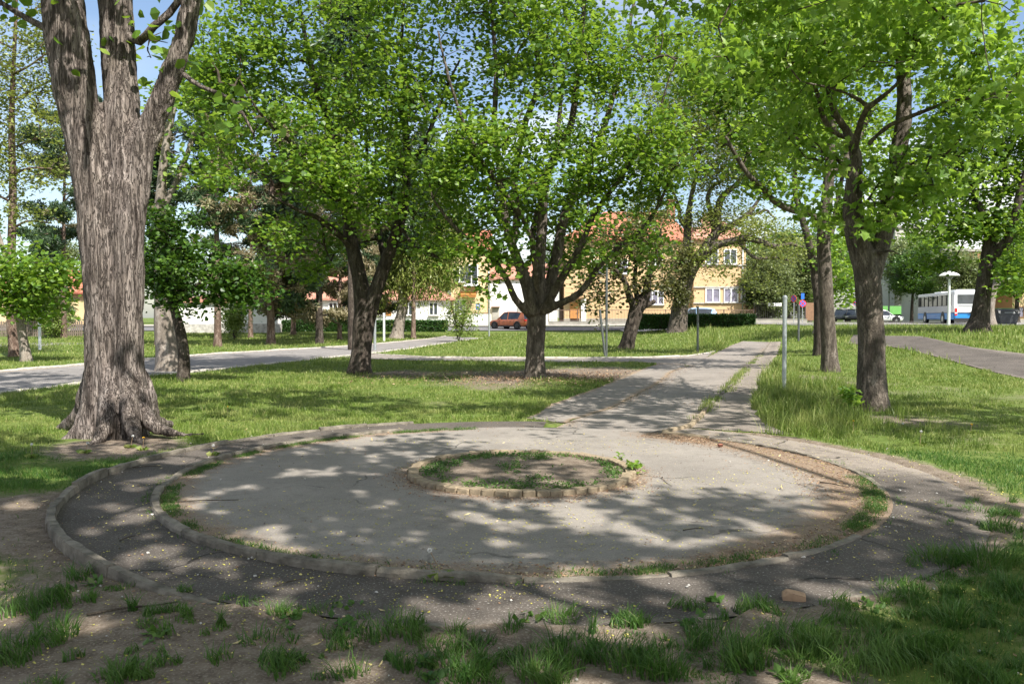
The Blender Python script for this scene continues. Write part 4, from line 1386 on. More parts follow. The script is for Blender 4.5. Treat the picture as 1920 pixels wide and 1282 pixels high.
post(720, 640, 588, 2.2, 54, 'post_pale', 'slim pale post just right of the forked maple')
post(703, 656, 597, 2.6, 40, 'galv', 'thicker grey post close beside the forked maple trunk')
post(917, 632, 580, 1.6, 66, 'galv', 'thin grey post standing in front of the copper car')
p = post(1137, 668, 488, 2.2, 33.5, 'post_dark', 'tall thin dark pole at the crossing path right of the middle maple', 'steel_pole')
x = at(1124, 580, 33.5)
MB().bar(on_ground(at(1134, 668, 33.5).x, 33.4), (x.x, 33.4, x.z), .05, 10).build('slanted_stake', M['post_dark'])
tag(bpy.data.objects['slanted_stake'], 'slanted dark stake crossing in front of the tall thin pole', 'stake')

def nostop(px, py, Ys, label, plate=False, turn=0.0, cross=True):
    c = at(px, py, Ys); z0 = float(terr(c.x, Ys))
    r = empty('traffic_sign', (c.x, Ys, z0), label, 'sign', 'round parking signs', turn)
    h = c.z - z0
    MB().bar((0, .05, 0), (0, .05, h + (.95 if plate else .35)), .035, 10).build('pole', M['galv'], r)
    R0 = .33
    MB().lathe([(.01, -.012), (R0, -.012), (R0, .012), (.01, .012)], (0, 0, h), 28, 'Y').build('sign_face', M['sign_red'], r)
    MB().lathe([(.01, -.006), (R0 * .8, -.006), (R0 * .8, .006), (.01, .006)], (0, -.016, h), 28, 'Y').build('blue_field', M['sign_blue'], r)
    b = MB().box((0, -.03, h), (R0 * 1.7, .012, .075), rot=Euler((0, R(45), 0)))
    if cross: b.box((0, -.034, h), (R0 * 1.7, .012, .075), rot=Euler((0, R(-45), 0)))
    b.build('red_stripe', M['sign_red'], r)
    if plate:
        MB().box((0, 0, h + .68), (.3, .02, .55)).build('plate', M['sign_blue'], r)
nostop(1505, 569, 76.5, 'round blue sign with red crossed stripes under a small blue plate', True)
nostop(1488, 560, 74, 'round red and blue sign turned edge on, left of the crossed one', False, R(-62))
nostop(1604, 568, 104, 'small distant round blue sign with red rim above the dark cars', False, 0, False)
c = at(896, 575, 82.5); z0 = float(terr(c.x, 82.5))
r = empty('parking_sign', (c.x, 82.5, z0), 'blue square parking sign in front of the cream house', 'sign')
MB().bar((0, .05, 0), (0, .05, c.z - z0 + .35), .035, 10).build('pole', M['galv'], r)
MB().box((0, 0, c.z - z0), (.42, .025, .6), bev=.01).build('sign_face', M['sign_blue'], r)
zc = c.z - z0
MB().box((-.08, -.02, zc), (.06, .012, .38)).box((0, -.02, zc + .16), (.12, .012, .055)).box((0, -.02, zc - .0), (.12, .012, .055)).box((.075, -.02, zc + .08), (.055, .012, .2)).build('letter_mark', M['white_paint'], r)
c = at(1585, 567, 112); z0 = float(terr(c.x, 112))
r = empty('information_board', (c.x, 112, z0), 'blank white board on a post beyond the parked dark cars', 'sign')
MB().box((0, .04, (c.z - z0) / 2), (.4, .06, c.z - z0)).build('pole', M['post_pale'], r)
MB().box((0, 0, c.z - z0), (.85, .04, .9), bev=.01).build('board', M['white_paint'], r)

# street lamp with tilted umbrella of panels
c = at(1780, 519, 56.5); z0 = float(terr(c.x, 56.5)); h = c.z - z0
r = empty('street_lamp', (c.x, 56.5, z0), 'white post top street lamp with a wide flat hood in front of the bus', 'lamp')
MB().bar((0, 0, -.1), (0, 0, h), .11, 14, .075).build('pole', M['post_pale'], r, smooth=False)
MB().lathe([(.09, 0), (.14, .02), (.14, .14), (.05, .2)], (0, 0, h - .12), 16).build('collar', M['galv'], r)
MB().lathe([(.1, .05), (.62, .05), (.66, .09), (.5, .22), (.18, .36), (.05, .38)], (0, 0, h), 24).build('lamp_hood', M['white_paint'], r)
MB().lathe([(.08, -.14), (.2, -.1), (.24, .04), (.08, .048)], (0, 0, h), 18).build('lamp_glass', M['pane_curtain'], r)
for px, Ys, hh, lab in ((1666, 110, 9, 'tall slim grey lamp pole left of the apartment block'),):
    x = (px - 960) * Ys / FPX
    r = empty('lamp_pole', (x, Ys, float(terr(x, Ys))), lab, 'lamp')
    MB().bar((0, 0, 0), (0, 0, hh), .13, 12, .07).build('pole', M['galv'], r)
    MB().bar((0, 0, hh), (-1.1, 0, hh + .25), .05, 8).build('arm', M['galv'], r)
    MB().box((-1.3, 0, hh + .27), (.6, .22, .12), bev=.04).build('lamp_head', M['plinth'], r)

# big black wheeled container
Yc = 61.0
c = at(1886, 609, Yc); z0 = float(terr(c.x, Yc))
r = empty('waste_container', (c.x, Yc, z0), 'large black wheeled waste container with a rounded lid at the right edge', 'container', None, R(-8))
b = MB(); bm = b.bm
lo = [bm.verts.new((sx * .56, sy * .40, .18)) for sx, sy in ((-1, -1), (1, -1), (1, 1), (-1, 1))]
up = [bm.verts.new((sx * .70, sy * .52, .92)) for sx, sy in ((-1, -1), (1, -1), (1, 1), (-1, 1))]
bm.faces.new(lo[::-1]); bm.faces.new(up)
for i in range(4): bm.faces.new((lo[i], lo[(i + 1) % 4], up[(i + 1) % 4], up[i]))
b.build('body', M['bin_plastic'], r)
MB().box((0, 0, .95), (1.5, 1.12, .08), bev=.02).build('rim', M['bin_plastic'], r)
MB().prism([(-.72, -.5, .99), (-.72, .5, .99), (-.72, .42, 1.2), (-.72, .2, 1.33), (-.72, -.15, 1.33), (-.72, -.42, 1.18)], (1.44, 0, 0)).build('lid', M['black_plastic'], r)
MB().bar((-.35, -.56, 1.04), (.35, -.56, 1.04), .02, 8).build('handle', M['galv'], r)
for sx in (-1, 1):
    for sy in (-1, 1): MB().lathe([(.02, -.03), (.09, -.03), (.09, .03), (.02, .03)], (sx * .48, sy * .34, .09), 16, 'Y').build('wheel', M['rubber'], r)
def wheelie(px, Yb, label):
    x = (px - 960) * Yb / FPX
    r = empty('wheelie_bin', (x, Yb, float(terr(x, Yb))), label, 'bin', 'grey bins by the green fence')
    b = MB(); bm = b.bm
    lo = [bm.verts.new((sx * .22, sy * .24, .1)) for sx, sy in ((-1, -1), (1, -1), (1, 1), (-1, 1))]
    up = [bm.verts.new((sx * .29, sy * .34, .95)) for sx, sy in ((-1, -1), (1, -1), (1, 1), (-1, 1))]
    bm.faces.new(lo[::-1]); bm.faces.new(up)
    for i in range(4): bm.faces.new((lo[i], lo[(i + 1) % 4], up[(i + 1) % 4], up[i]))
    b.build('body', M['bin_plastic'], r)
    MB().box((0, .02, 1.0), (.64, .74, .09), bev=.03).build('lid', M['bin_plastic'], r)
    for s in (-1, 1): MB().lathe([(.02, -.03), (.11, -.03), (.11, .03), (.02, .03)], (s * .2, .26, .11), 14, 'X').build('wheel', M['rubber'], r)
wheelie(1681, 112, 'left one of three grey wheelie bins before the green fence')
wheelie(1692, 112, 'middle one of three grey wheelie bins before the green fence')
wheelie(1705, 113, 'right one of three grey wheelie bins, standing a little apart')
x = (1858 - 960) * 60.5 / FPX
r = empty('stone_bollard', (x, 60.5, float(terr(x, 60.5))), 'small grey stone bollard left of the black container', 'bollard')
MB().lathe([(.2, 0), (.19, .6), (.15, .82), (.06, .9)], (0, 0, 0), 16).build('shaft', M['stone_pale'], r)

# ------------------------------------------------------------------ the trees of the park
PARK = 'maples standing on the lawn'

# --- the big old tree at left: stems fused to one furrowed trunk with spreading roots
def big_tree():
    Y0 = 10.9
    base = gp(205, 822); base.z = 0
    b = np.array(base)
    spec = [
        [(190, 835, 54), (192, 790, 49), (198, 740, 45), (200, 650, 42), (196, 520, 43), (182, 400, 43), (162, 280, 42), (143, 180, 42), (130, 90, 42), (119, 0, 42), (104, -120, 40), (85, -300, 34, .4), (60, -520, 24, .8)],
        [(232, 835, 54, -.05), (232, 790, 47, -.05), (236, 740, 42), (236, 650, 40), (236, 520, 38), (238, 420, 36), (240, 330, 36, .1), (232, 240, 37, .2), (224, 130, 37, .3), (217, 0, 35, .35), (212, -140, 32, .4), (225, -340, 24, .6)],
        [(242, 470, 30, .1), (250, 390, 28, .1), (264, 290, 28, .1), (288, 225, 29, .1), (314, 165, 27, .05), (334, 100, 24), (350, 40, 22), (362, -30, 21), (378, -140, 18, -.2), (400, -300, 13, -.5)],
    ]
    roots = [
        [(196, 600, 5), (178, 740, 26, -.05), (160, 795, 22, -.12), (134, 820, 13, -.22), (98, 838, 6, -.32)],
        [(214, 600, 5, 0), (204, 740, 22, -.24), (198, 795, 19, -.4), (182, 826, 13, -.6), (160, 850, 6, -.8)],
        [(236, 590, 5), (256, 730, 25, -.08), (276, 785, 20, -.16), (306, 806, 13, -.24), (345, 814, 8, -.32), (385, 813, 4, -.38)],
        [(230, 610, 5, 0), (242, 750, 22, -.28), (250, 800, 17, -.45), (262, 826, 10, -.7), (275, 845, 5, -.85)],
        [(190, 600, 5, .1), (168, 730, 26, .3), (140, 790, 20, .5), (108, 805, 9, .8)],
        [(236, 600, 5, .1), (268, 730, 24, .3), (290, 785, 18, .5), (325, 795, 9, .8)],
    ]
    parts, nodes, nrad = [], [], []
    for li, (P, r) in enumerate(limbs_px(spec, Y0) + limbs_px(roots, Y0)):
        P = P - b
        n = max(10, int(np.sum(np.linalg.norm(np.diff(P, axis=0), axis=1)) / .12))
        PP = catmull(P, n); rr = np.interp(np.linspace(0, len(r) - 1, n), np.arange(len(r)), r) * (.87 if li < 3 else .84)
        v, q = tube(PP, rr, 24); parts.append((v, q, 24))
        if li < 3:
            for k in range(int(n * .72), n): nodes.append(PP[k]); nrad.append(rr[k])
    # upper limbs and the two small side branches seen against the sky
    up = [[(232, 60, 8, .3), (262, 78, 8, .2), (288, 50, 7), (318, 25, 7), (350, -20, 6), (420, -120, 5)],
          [(345, 140, 5, 0), (372, 160, 4, -.1), (400, 172, 3.5, -.2), (440, 190, 3, -.3), (475, 250, 2, -.3)],
          [(100, 60, 7, 0), (60, 40, 6, 0), (25, 20, 5, 0), (-30, -15, 4, 0)],
          [(85, -250, 18, .4), (-60, -400, 12, -1), (-250, -560, 8, -2)], [(225, -300, 18, .6), (330, -480, 12, 1.5), (460, -620, 8, 2.5)],
          [(100, -150, 16, .2), (0, -330, 12, 2), (-80, -480, 8, 3.5)], [(215, -200, 16, .4), (230, -420, 12, -1.5), (260, -600, 8, -3)], [(390, -220, 13, -.3), (520, -300, 9, -.2), (680, -310, 7, -.3), (860, -330, 4, 0)]]
    twp = []
    for P, r in limbs_px(up, Y0):
        P = P - b; n = max(8, int(np.sum(np.linalg.norm(np.diff(P, axis=0), axis=1)) / .2))
        PP = catmull(P, n); rr = np.interp(np.linspace(0, len(r) - 1, n), np.arange(len(r)), r)
        twp.append(tube(PP, rr, 9))
        for k in range(n // 3, n): nodes.append(PP[k]); nrad.append(rr[k])
    me = fused(parts, .021, 5)
    me.materials.append(M['bark_old'])
    def bark(co):
        h = co[:, 2]
        tw = np.arctan2(co[:, 1], co[:, 0]) + h * .12
        p = np.stack([co[:, 0] * 11 + h * .5, co[:, 1] * 11, co[:, 2] * 1.5], 1)
        a = fbm(p, 4, 3); c = fbm(co * (34, 34, 6), 2, 8); big = fbm(co * (2.6, 2.6, .6), 2, 21)
        ridge = np.minimum(np.abs(a - .5) * 4, 1)
        return (ridge - .75) * .026 + (c - .5) * .018 + (big - .52) * .08
    displace(me, bark)
    me.polygons.foreach_set('use_smooth', np.full(len(me.polygons), True))
    root = empty('maple_tree', base, 'huge old tree with deeply furrowed grey trunk splitting into three stems beside the ring path', 'tree')
    link('trunk', me, root)
    v, q = merge(twp)
    link('limb', np_mesh('limb', v, [q], M['bark_old'], smooth=True), root)
    blobs = blobs_px([(100, -330, 300, 160, .5), (330, -360, 260, 150, 0), (-150, -380, 260, 160, 0), (250, -560, 300, 170, 2), (0, -560, 300, 150, -2), (560, -330, 200, 130, .5), (0, -400, 240, 130, 3.5),
                      (300, 55, 55, 35, .3), (10, -40, 120, 60, 0), (290, 110, 22, 22, .3), (470, 230, 40, 40, -.3), (420, -60, 60, 50, -.2), (760, -290, 140, 80, -.5), (900, -320, 120, 70, .8), (640, -270, 130, 70, -1.5)], Y0) + [((-.7, 9.4, 9.2), (2.0, 2.0, 1.2)), ((1.2, 8.6, 9.0), (2.2, 2.2, 1.1))]
    T = crown_points([(np.array(c) - b, r) for c, r in blobs], 30, 5, .36, .7)
    paths = grow(nodes, nrad, T)
    v, q = twigs_np(paths)
    link('branches', np_mesh('branches', v, [q], M['twig'], smooth=True), root)
    I = np.repeat(np.arange(len(T)), 24)
    P = T[I] + RNG.normal(size=(len(I), 3)) * (.36, .36, .2)
    P = P[open_to_sun(P + b, 2.6, .55)]
    v, fs = leaves_np(P, .14 * (.6 + .7 * RNG.random(len(P))), 'simple', .8, .5)
    link('crown', np_mesh('crown', v, fs, M['leaf_maple']), root)
big_tree()

# --- the many-stemmed maple in the middle
Y0 = 21.3
make_tree('maple_tree', 'broad maple in the middle whose trunk fans out into many upright stems', 'tree', (gp(1003, 711).x, Y0, 0),
    limbs_px([
        [(1003, 711, 18.1), (1004, 650, 17.2), (1006, 600, 18.1), (1006, 560, 16.3), (1012, 490, 11.2), (1018, 400, 9.46), (1024, 330, 8.6), (1070, 235, 6.88), (1085, 110, 5.16), (1098, -20, 4.3), (1105, -160, 2.58)],
        [(992, 590, 7.74, -.1), (966, 560, 6.88, -.5), (951, 525, 6.02, -.9), (930, 492, 5.16, -1.2), (896, 462, 4.73, -1.5), (852, 425, 4.3, -1.9), (810, 370, 3.01, -2.3)],
        [(1000, 590, 12, -.2), (985, 525, 11.2, -.3), (968, 480, 9.46, -.4), (955, 440, 7.74, -.4), (947, 390, 7.31, -.4), (940, 320, 6.88, -.3), (934, 240, 6.02), (938, 120, 4.3), (930, 0, 3.44), (915, -120, 2.15)],
        [(960, 470, 6.88, -.2), (969, 410, 7.31, .4), (966, 330, 6.88, .7), (985, 240, 6.02, 1), (1010, 150, 5.16, 1.2), (1000, 20, 3.44, 1.4), (1005, -120, 2.58, 1.5)],
        [(1018, 585, 11.2, 0), (1042, 490, 10.8, .3), (1058, 410, 9.46, .5), (1088, 330, 7.31, .8), (1126, 255, 6.02, 1), (1160, 140, 4.73, 1.3), (1185, 20, 3.44, 1.5), (1200, -100, 2.15, 1.6)],
        [(1018, 585, 8.6, -.2), (1055, 520, 7.74, -.7), (1088, 462, 6.88, -1.1), (1118, 395, 5.59, -1.5), (1180, 315, 4.3, -2), (1235, 215, 3.44, -2.4), (1275, 110, 2.15, -2.8)],
        [(1022, 582, 8.6, -.2), (1052, 568, 7.31, -.6), (1088, 547, 6.45, -1), (1122, 498, 6.02, -1.3), (1162, 458, 5.59, -1.6), (1203, 425, 4.73, -1.9), (1235, 370, 3.87, -2.2), (1265, 300, 2.58, -2.5)],
        [(1010, 540, 6.88, .3), (1000, 430, 6.02, 1.4), (1040, 300, 5.16, 2.3), (1060, 150, 3.44, 3)],
        [(1075, 380, 4.3, -.6), (1100, 360, 3.87, -1.1), (1140, 345, 3.44, -1.6), (1190, 330, 2.58, -2.2)],
        [(1008, 545, 6.02, -.5), (990, 430, 5.16, -1.4), (900, 300, 4.3, -2.3), (850, 180, 3.44, -2.9), (820, 60, 2.58, -3.2)],
    ], Y0),
    blobs_px([(1000, 40, 230, 140), (905, 210, 140, 130, -1), (1135, 190, 170, 150, -1), (1015, 240, 150, 110, -1.8), (880, 360, 75, 70, -2.2), (1185, 330, 105, 85, -2.2), (1085, 370, 75, 55, -1.6),
              (950, 300, 90, 60, -2), (1060, 130, 160, 110, 2.5), (930, 470, 55, 40, -1.4), (1215, 420, 55, 45, -2.4), (1255, 230, 80, 110, -2.6), (1000, -130, 240, 130), (1010, 340, 60, 35, -2.6), (890, 520, 35, 40, -1.6), (1120, 455, 45, 35, -1.7), (1085, 430, 35, 30, -1.7), (1150, 395, 70, 35, -2.4), (1280, 90, 80, 90, -.5), (1000, 385, 150, 65, 1.8), (900, 425, 75, 45, .8), (1120, 425, 85, 45, .8), (1160, 410, 75, 40, -1.2), (960, 500, 40, 25, 1.2), (1060, 490, 40, 30, 1.2), (1210, 470, 35, 30, -2), (900, 470, 50, 30, -1.8), (870, 240, 60, 90, -2.6), (835, 340, 55, 70, -2), (845, 440, 45, 40, -1.8), (1270, 330, 70, 60, -2), (1100, 500, 30, 25, -1.2)], Y0),
    M['bark_maple'], M['leaf_maple'], dens=36, lpc=36, lsize=.115, tpl='simple', voxel=.032, spread=.3, group=PARK, seed=2, gap=.47, gapscale=.7, bark_amp=.008)

# --- the forked maple left of it
Y0 = 23.3
make_tree('maple_tree', 'forked maple with a dark two-stemmed trunk beside the wide left path', 'tree', (gp(674, 700).x, Y0, 0),
    limbs_px([
        [(674, 700, 19), (678, 650, 18), (682, 610, 21), (682, 580, 18), (674, 520, 14.5), (658, 450, 13), (650, 380, 11), (640, 310, 9), (610, 210, 7), (580, 110, 5), (560, 0, 3)],
        [(688, 605, 15), (700, 560, 14, -.1), (718, 505, 12.5, -.2), (738, 450, 11.5, -.2), (754, 400, 9.5, -.1), (762, 330, 8), (758, 260, 7, .2), (748, 180, 6, .3), (742, 80, 4, .3), (745, -60, 3)],
        [(662, 470, 7, 0), (640, 445, 6, -.4), (612, 422, 5.5, -.8), (590, 410, 5, -1.1), (560, 400, 4, -1.5), (500, 370, 3, -2)],
        [(722, 490, 5.5, .2), (712, 450, 5.5, .7), (708, 410, 4.5, 1.1), (690, 330, 4, 1.6), (680, 220, 3, 2)],
        [(652, 390, 6, 0), (610, 330, 5, -.8), (560, 280, 4.5, -1.5), (500, 230, 3.5, -2.2), (450, 150, 2.5, -2.6)],
        [(760, 330, 5, 0), (800, 260, 4.5, -.6), (830, 180, 3.5, -1), (860, 110, 2.5, -1.3)],
        [(748, 420, 4, -.2), (775, 460, 3.5, -.8), (810, 478, 3, -1.2), (840, 490, 2, -1.5)],
        [(655, 420, 6, .3), (640, 330, 5, 1.3), (660, 220, 4, 2.2), (690, 90, 3, 2.8)],
    ], Y0),
    blobs_px([(640, 50, 210, 140), (560, 220, 150, 120, -1), (480, 110, 130, 130, -1), (745, 170, 110, 130, -.8), (600, 345, 120, 55, -1.4), (790, 320, 85, 90, -1), (700, 330, 105, 70, -1.8), (825, 430, 65, 60, -1.4),
              (505, 330, 95, 70, -2), (650, 230, 120, 90, 2.2), (400, 170, 70, 90, -1.6), (430, 330, 50, 50, -2), (545, 415, 65, 35, -1.6), (640, -120, 230, 130), (760, 450, 40, 25, -.8), (690, 420, 45, 30, -1.6), (455, 265, 70, 60, -2), (840, 200, 50, 60, -1), (620, 440, 90, 40, 1.2), (720, 400, 70, 45, 1), (590, 500, 50, 30, 1), (800, 470, 55, 35, .5), (580, 470, 40, 25, -1.6), (470, 470, 35, 25, -2.2), (520, 430, 50, 30, -2)], Y0),
    M['bark_dark'], M['leaf_maple'], dens=38, lpc=36, lsize=.115, tpl='simple', voxel=.032, spread=.3, group=PARK, seed=3, gap=.47, gapscale=.7, bark_amp=.008)

# --- near maple at right
Y0 = 14.0
make_tree('maple_tree', 'nearest maple at right with bright drooping leaves and a burly fork', 'tree', (gp(1634, 772).x, Y0, 0),
    limbs_px([
        [(1636, 772, 26), (1634, 700, 25), (1634, 640, 24), (1630, 580, 23.5), (1627, 530, 23.5), (1622, 495, 23), (1606, 445, 20), (1598, 390, 18), (1602, 340, 15), (1604, 290, 11), (1590, 250, 8), (1565, 210, 6, -.2), (1550, 150, 5, -.4), (1560, 60, 4, -.6), (1555, -60, 3, -.7)],
        [(1630, 520, 22), (1646, 470, 19, .1), (1660, 425, 18, .2), (1670, 370, 17, .2), (1680, 320, 16, .2), (1690, 260, 15, .2), (1696, 190, 13, .2), (1692, 100, 11, .2), (1686, 0, 9, .2), (1690, -140, 6, .2), (1700, -280, 4, .2)],
        [(1600, 285, 7, -.1), (1612, 235, 6.5, -.4), (1628, 200, 6, -.7), (1665, 172, 4.5, -1), (1705, 130, 4, -1.2), (1715, 80, 3, -1.4)],
        [(1596, 262, 5, 0), (1560, 245, 6, -.2), (1540, 205, 6, -.4), (1536, 175, 5, -.5), (1515, 130, 4, -.7), (1500, 60, 3, -.9)],
        [(1628, 272, 5, -.2), (1660, 240, 5, -.4), (1702, 220, 5, -.6), (1745, 202, 5, -.9), (1790, 188, 4.5, -1.2), (1860, 178, 4, -1.6), (1925, 168, 3, -2)],
        [(1628, 200, 5, -.7), (1600, 180, 4, -1), (1560, 165, 3.5, -1.3), (1500, 150, 2.5, -1.6)],
        [(1692, 180, 6, .2), (1720, 80, 5, .9), (1780, -20, 4, 1.6), (1830, -120, 3, 2.2)],
        [(1690, 60, 6, .2), (1640, -40, 5, 1), (1580, -130, 4, 1.8)],
        [(1602, 330, 5, .2), (1570, 300, 4, .8), (1520, 270, 3.5, 1.3), (1470, 235, 2.5, 1.8)],
        [(1680, 330, 4, .1), (1720, 300, 3.5, -.4), (1770, 290, 3, -.9), (1830, 300, 2, -1.3)],
        [(1690, 60, 8, .2), (1670, -60, 7, -1), (1620, -100, 6, -2.4), (1540, -90, 4, -3.8), (1470, -60, 3, -4.4)], [(1670, -60, 6, -1), (1760, -90, 5, -2.6), (1850, -40, 4, -4)],
        [(1648, 475, 4, -.1), (1668, 470, 3, -.4), (1690, 480, 2, -.6), (1705, 500, 1.5, -.7)],
    ], Y0),
    blobs_px([(1610, 50, 190, 95), (1770, 120, 150, 95, -1.2), (1500, 130, 130, 90, -1), (1700, 40, 150, 80, -1.5), (1690, 285, 75, 55, -.8), (1480, 235, 85, 60, .8), (1860, 170, 90, 75, -1.6), (1545, 310, 55, 35, .5), (1650, 140, 110, 70, -1.2), (1560, 215, 65, 45, -.6),
              (1590, 395, 55, 40, .5), (1700, 430, 60, 50, -.6), (1660, 350, 50, 40, -.6), (1640, 430, 28, 22, -.6), (1640, -110, 200, 60), (1705, 500, 38, 30, -.6), (1790, 250, 70, 45, -1), (1630, 250, 70, 35, -.8), (1740, 370, 70, 45, -.5), (1760, 320, 60, 40, .8), (1420, 60, 90, 90, -1), (1580, 30, 140, 70, 1.8), (1620, -30, 130, 50, -3), (1460, 0, 110, 50, -3.8), (1800, 10, 120, 60, -3.4), (1330, -20, 130, 60, -3.6)  , (1350, 110, 40, 60, -4), (1880, 170, 60, 50, -4.2)], Y0),
    M['bark_maple'], M['leaf_bright'], dens=40, lpc=30, lsize=.132, tpl='maple', spread=.27, flat=.55, voxel=.024, group=PARK, seed=4, gap=.38, droop=.8, up=.5, bark_amp=.008)

# --- straight maple behind it, and the one with the branch reaching left
Y0 = 23.8
make_tree('maple_tree', 'straight grey trunk with pale upper stem just left of the nearest right maple', 'tree', (gp(1556, 697).x, Y0, 0),
    limbs_px([[(1557, 698, 15), (1554, 640, 14), (1550, 580, 13.5), (1546, 500, 13), (1544, 440, 12), (1550, 380, 11), (1556, 310, 10), (1560, 240, 8), (1565, 120, 6), (1570, 0, 4)],
              [(1545, 430, 6), (1520, 400, 6, -.4), (1490, 395, 7, -.8), (1455, 380, 6.5, -1.2), (1425, 352, 6, -1.6), (1392, 320, 5, -2), (1360, 260, 3.5, -2.4)],
              [(1556, 330, 6), (1600, 280, 5, .8), (1640, 200, 4, 1.4)], [(1556, 300, 6), (1510, 230, 5, -.8), (1470, 150, 4, -1.4), (1440, 60, 3, -1.8)]], Y0),
    blobs_px([(1480, 290, 95, 70, -1), (1415, 250, 85, 70, -1.6), (1530, 180, 110, 90), (1560, 60, 120, 90), (1400, 170, 70, 70, -1.6), (1440, 345, 60, 30, -1.4), (1620, 230, 80, 80, 1.2), (1500, 380, 35, 22, -.6), (1455, 90, 80, 80, -1.5), (1345, 60, 75, 75, -1), (1345, 170, 55, 55, -1.5), (1560, 400, 40, 30, -.5), (1510, 440, 40, 30, .5), (1580, 470, 30, 40, .8)], Y0),
    M['bark_maple'], M['leaf_maple'], dens=34, lpc=32, lsize=.13, voxel=.034, group=PARK, seed=6, gap=.4)
Y0 = 31.5
make_tree('maple_tree', 'dark slender trunk close behind the straight grey trunk, curving left above', 'tree', (gp(1536, 671).x, Y0, 0),
    limbs_px([[(1537, 672, 11), (1537, 620, 11), (1536, 570, 10), (1530, 530, 8), (1524, 490, 7), (1510, 430, 6.5), (1498, 390, 6), (1490, 350, 5), (1490, 260, 4), (1470, 150, 3)],
              [(1536, 575, 6), (1548, 520, 6, .5), (1560, 440, 5, 1), (1580, 340, 4, 1.5), (1600, 220, 3, 2)]], Y0),
    blobs_px([(1490, 240, 80, 90), (1590, 260, 80, 90, 1.5), (1470, 130, 80, 80), (1560, 470, 25, 40, -.5), (1590, 520, 35, 50, .8), (1430, 160, 60, 80)], Y0),
    M['bark_dark'], M['leaf_bright'], dens=32, lpc=28, lsize=.15, group=PARK, seed=7, gap=.38)
Y0 = 46
make_tree('maple_tree', 'leaning brown trunk half hidden behind the dark slender trunk', 'tree', (gp(1526, 645).x, Y0, 0),
    limbs_px([[(1526, 646, 9), (1532, 620, 7), (1540, 590, 6), (1556, 540, 5), (1580, 480, 4), (1600, 400, 3)]], Y0),
    blobs_px([(1600, 450, 60, 60), (1580, 540, 40, 35), (1640, 380, 60, 60)], Y0), M['bark_pale'], M['leaf_bright'], dens=18, lpc=18, lsize=.2, group=PARK, seed=8)

# --- small dark tree and pale trunk right behind the big one
Y0 = 20.4
make_tree('small_tree', 'small dense dark green tree with a curved trunk behind the huge old tree', 'tree', (gp(342, 718).x, Y0, 0),
    limbs_px([[(343, 718, 11), (345, 680, 10.5), (342, 640, 10), (333, 600, 9), (322, 560, 8), (318, 510, 6), (325, 440, 4)], [(325, 570, 5), (355, 540, 4, -.3), (400, 525, 3.5, -.5), (450, 530, 2.5, -.6)],
              [(318, 530, 4), (295, 490, 3, .3), (285, 440, 2, .4)]], Y0),
    blobs_px([(325, 445, 60, 62), (300, 420, 42, 42), (365, 490, 60, 55, -.3), (430, 525, 58, 45, -.5), (470, 545, 38, 42, -.6), (310, 540, 42, 50), (400, 560, 48, 34, -.4), (300, 500, 50, 50, .4), (350, 540, 45, 35)], Y0),
    M['bark_dark'], M['leaf_dark'], dens=60, lpc=36, lsize=.105, spread=.24, seed=9, gap=.25, voxel=.03)
Y0 = 24.5
make_tree('maple_tree', 'thick pale brown trunk directly behind the curved small tree', 'tree', (gp(316, 695).x, Y0, 0),
    limbs_px([[(318, 698, 22), (312, 650, 19), (308, 610, 18), (305, 540, 15), (300, 460, 12), (300, 380, 9), (310, 280, 7), (330, 180, 5)], [(300, 400, 6), (340, 320, 5, .4), (370, 230, 4, .8), (390, 130, 3, 1)]], Y0),
    blobs_px([(395, 250, 60, 60, .6), (390, 150, 60, 60, 1), (330, 300, 40, 40), (300, 180, 60, 60), (370, 330, 45, 30, .4), (400, 60, 50, 60, .8)], Y0), M['bark_pale'], M['leaf_bright'], dens=20, lpc=24, lsize=.14, seed=10, group=PARK, gap=.38)

# --- pair at the left edge
Y0 = 29.5
make_tree('small_tree', 'pale leaning trunk under a low green crown at the left edge', 'tree', (gp(50, 677).x, Y0, 0),
    limbs_px([[(50, 678, 9), (44, 640, 8), (38, 605, 7), (30, 560, 6), (15, 500, 5), (-5, 430, 3)], [(32, 570, 5), (60, 530, 4, -.4), (95, 500, 3, -.6)]], Y0),
    blobs_px([(70, 520, 65, 45, -.4), (30, 555, 45, 40), (110, 500, 35, 40, -.6), (10, 500, 60, 50), (60, 580, 40, 22), (-50, 520, 60, 60), (115, 545, 28, 30, -.4)], Y0),
    M['bark_pale'], M['leaf_maple'], dens=36, lpc=24, lsize=.17, seed=12, gap=.28, twig_every=1, bark_amp=.004)
Y0 = 33
make_tree('slender_tree', 'tall slender tree with sparse yellowish foliage at the left edge', 'tree', (gp(28, 667).x, Y0, 0),
    limbs_px([[(28, 668, 9), (22, 610, 8), (20, 540, 7.5), (22, 450, 7), (24, 350, 6.5), (22, 250, 5.5), (24, 150, 4), (30, 20, 3), (30, -120, 2)]] +
             [[(22, y, 2.5), (22 + sx * 30, y - 15, 2, dy), (22 + sx * 75, y - 20 + k, 1.2, dy * 2)] for y, sx, dy, k in ((430, 1, .5, 10), (380, -1, -.5, 0), (330, 1, -.6, 5), (280, 1, .6, -10), (240, -1, .5, -15), (190, 1, .3, -20), (140, 1, -.6, -30), (90, -1, 0, -20), (40, 1, .4, -30))], Y0),
    blobs_px([(90, 60, 70, 70), (30, 150, 80, 70), (80, 210, 55, 60, -.4), (20, 300, 70, 60), (95, 320, 40, 50), (40, 390, 60, 35), (-30, 220, 60, 120), (30, -60, 100, 90), (100, 130, 40, 60)], Y0),
    M['bark_pine'], M['leaf_yellow'], dens=40, lpc=26, lsize=.15, spread=.4, seed=13, gap=.4, tpl='diamond')

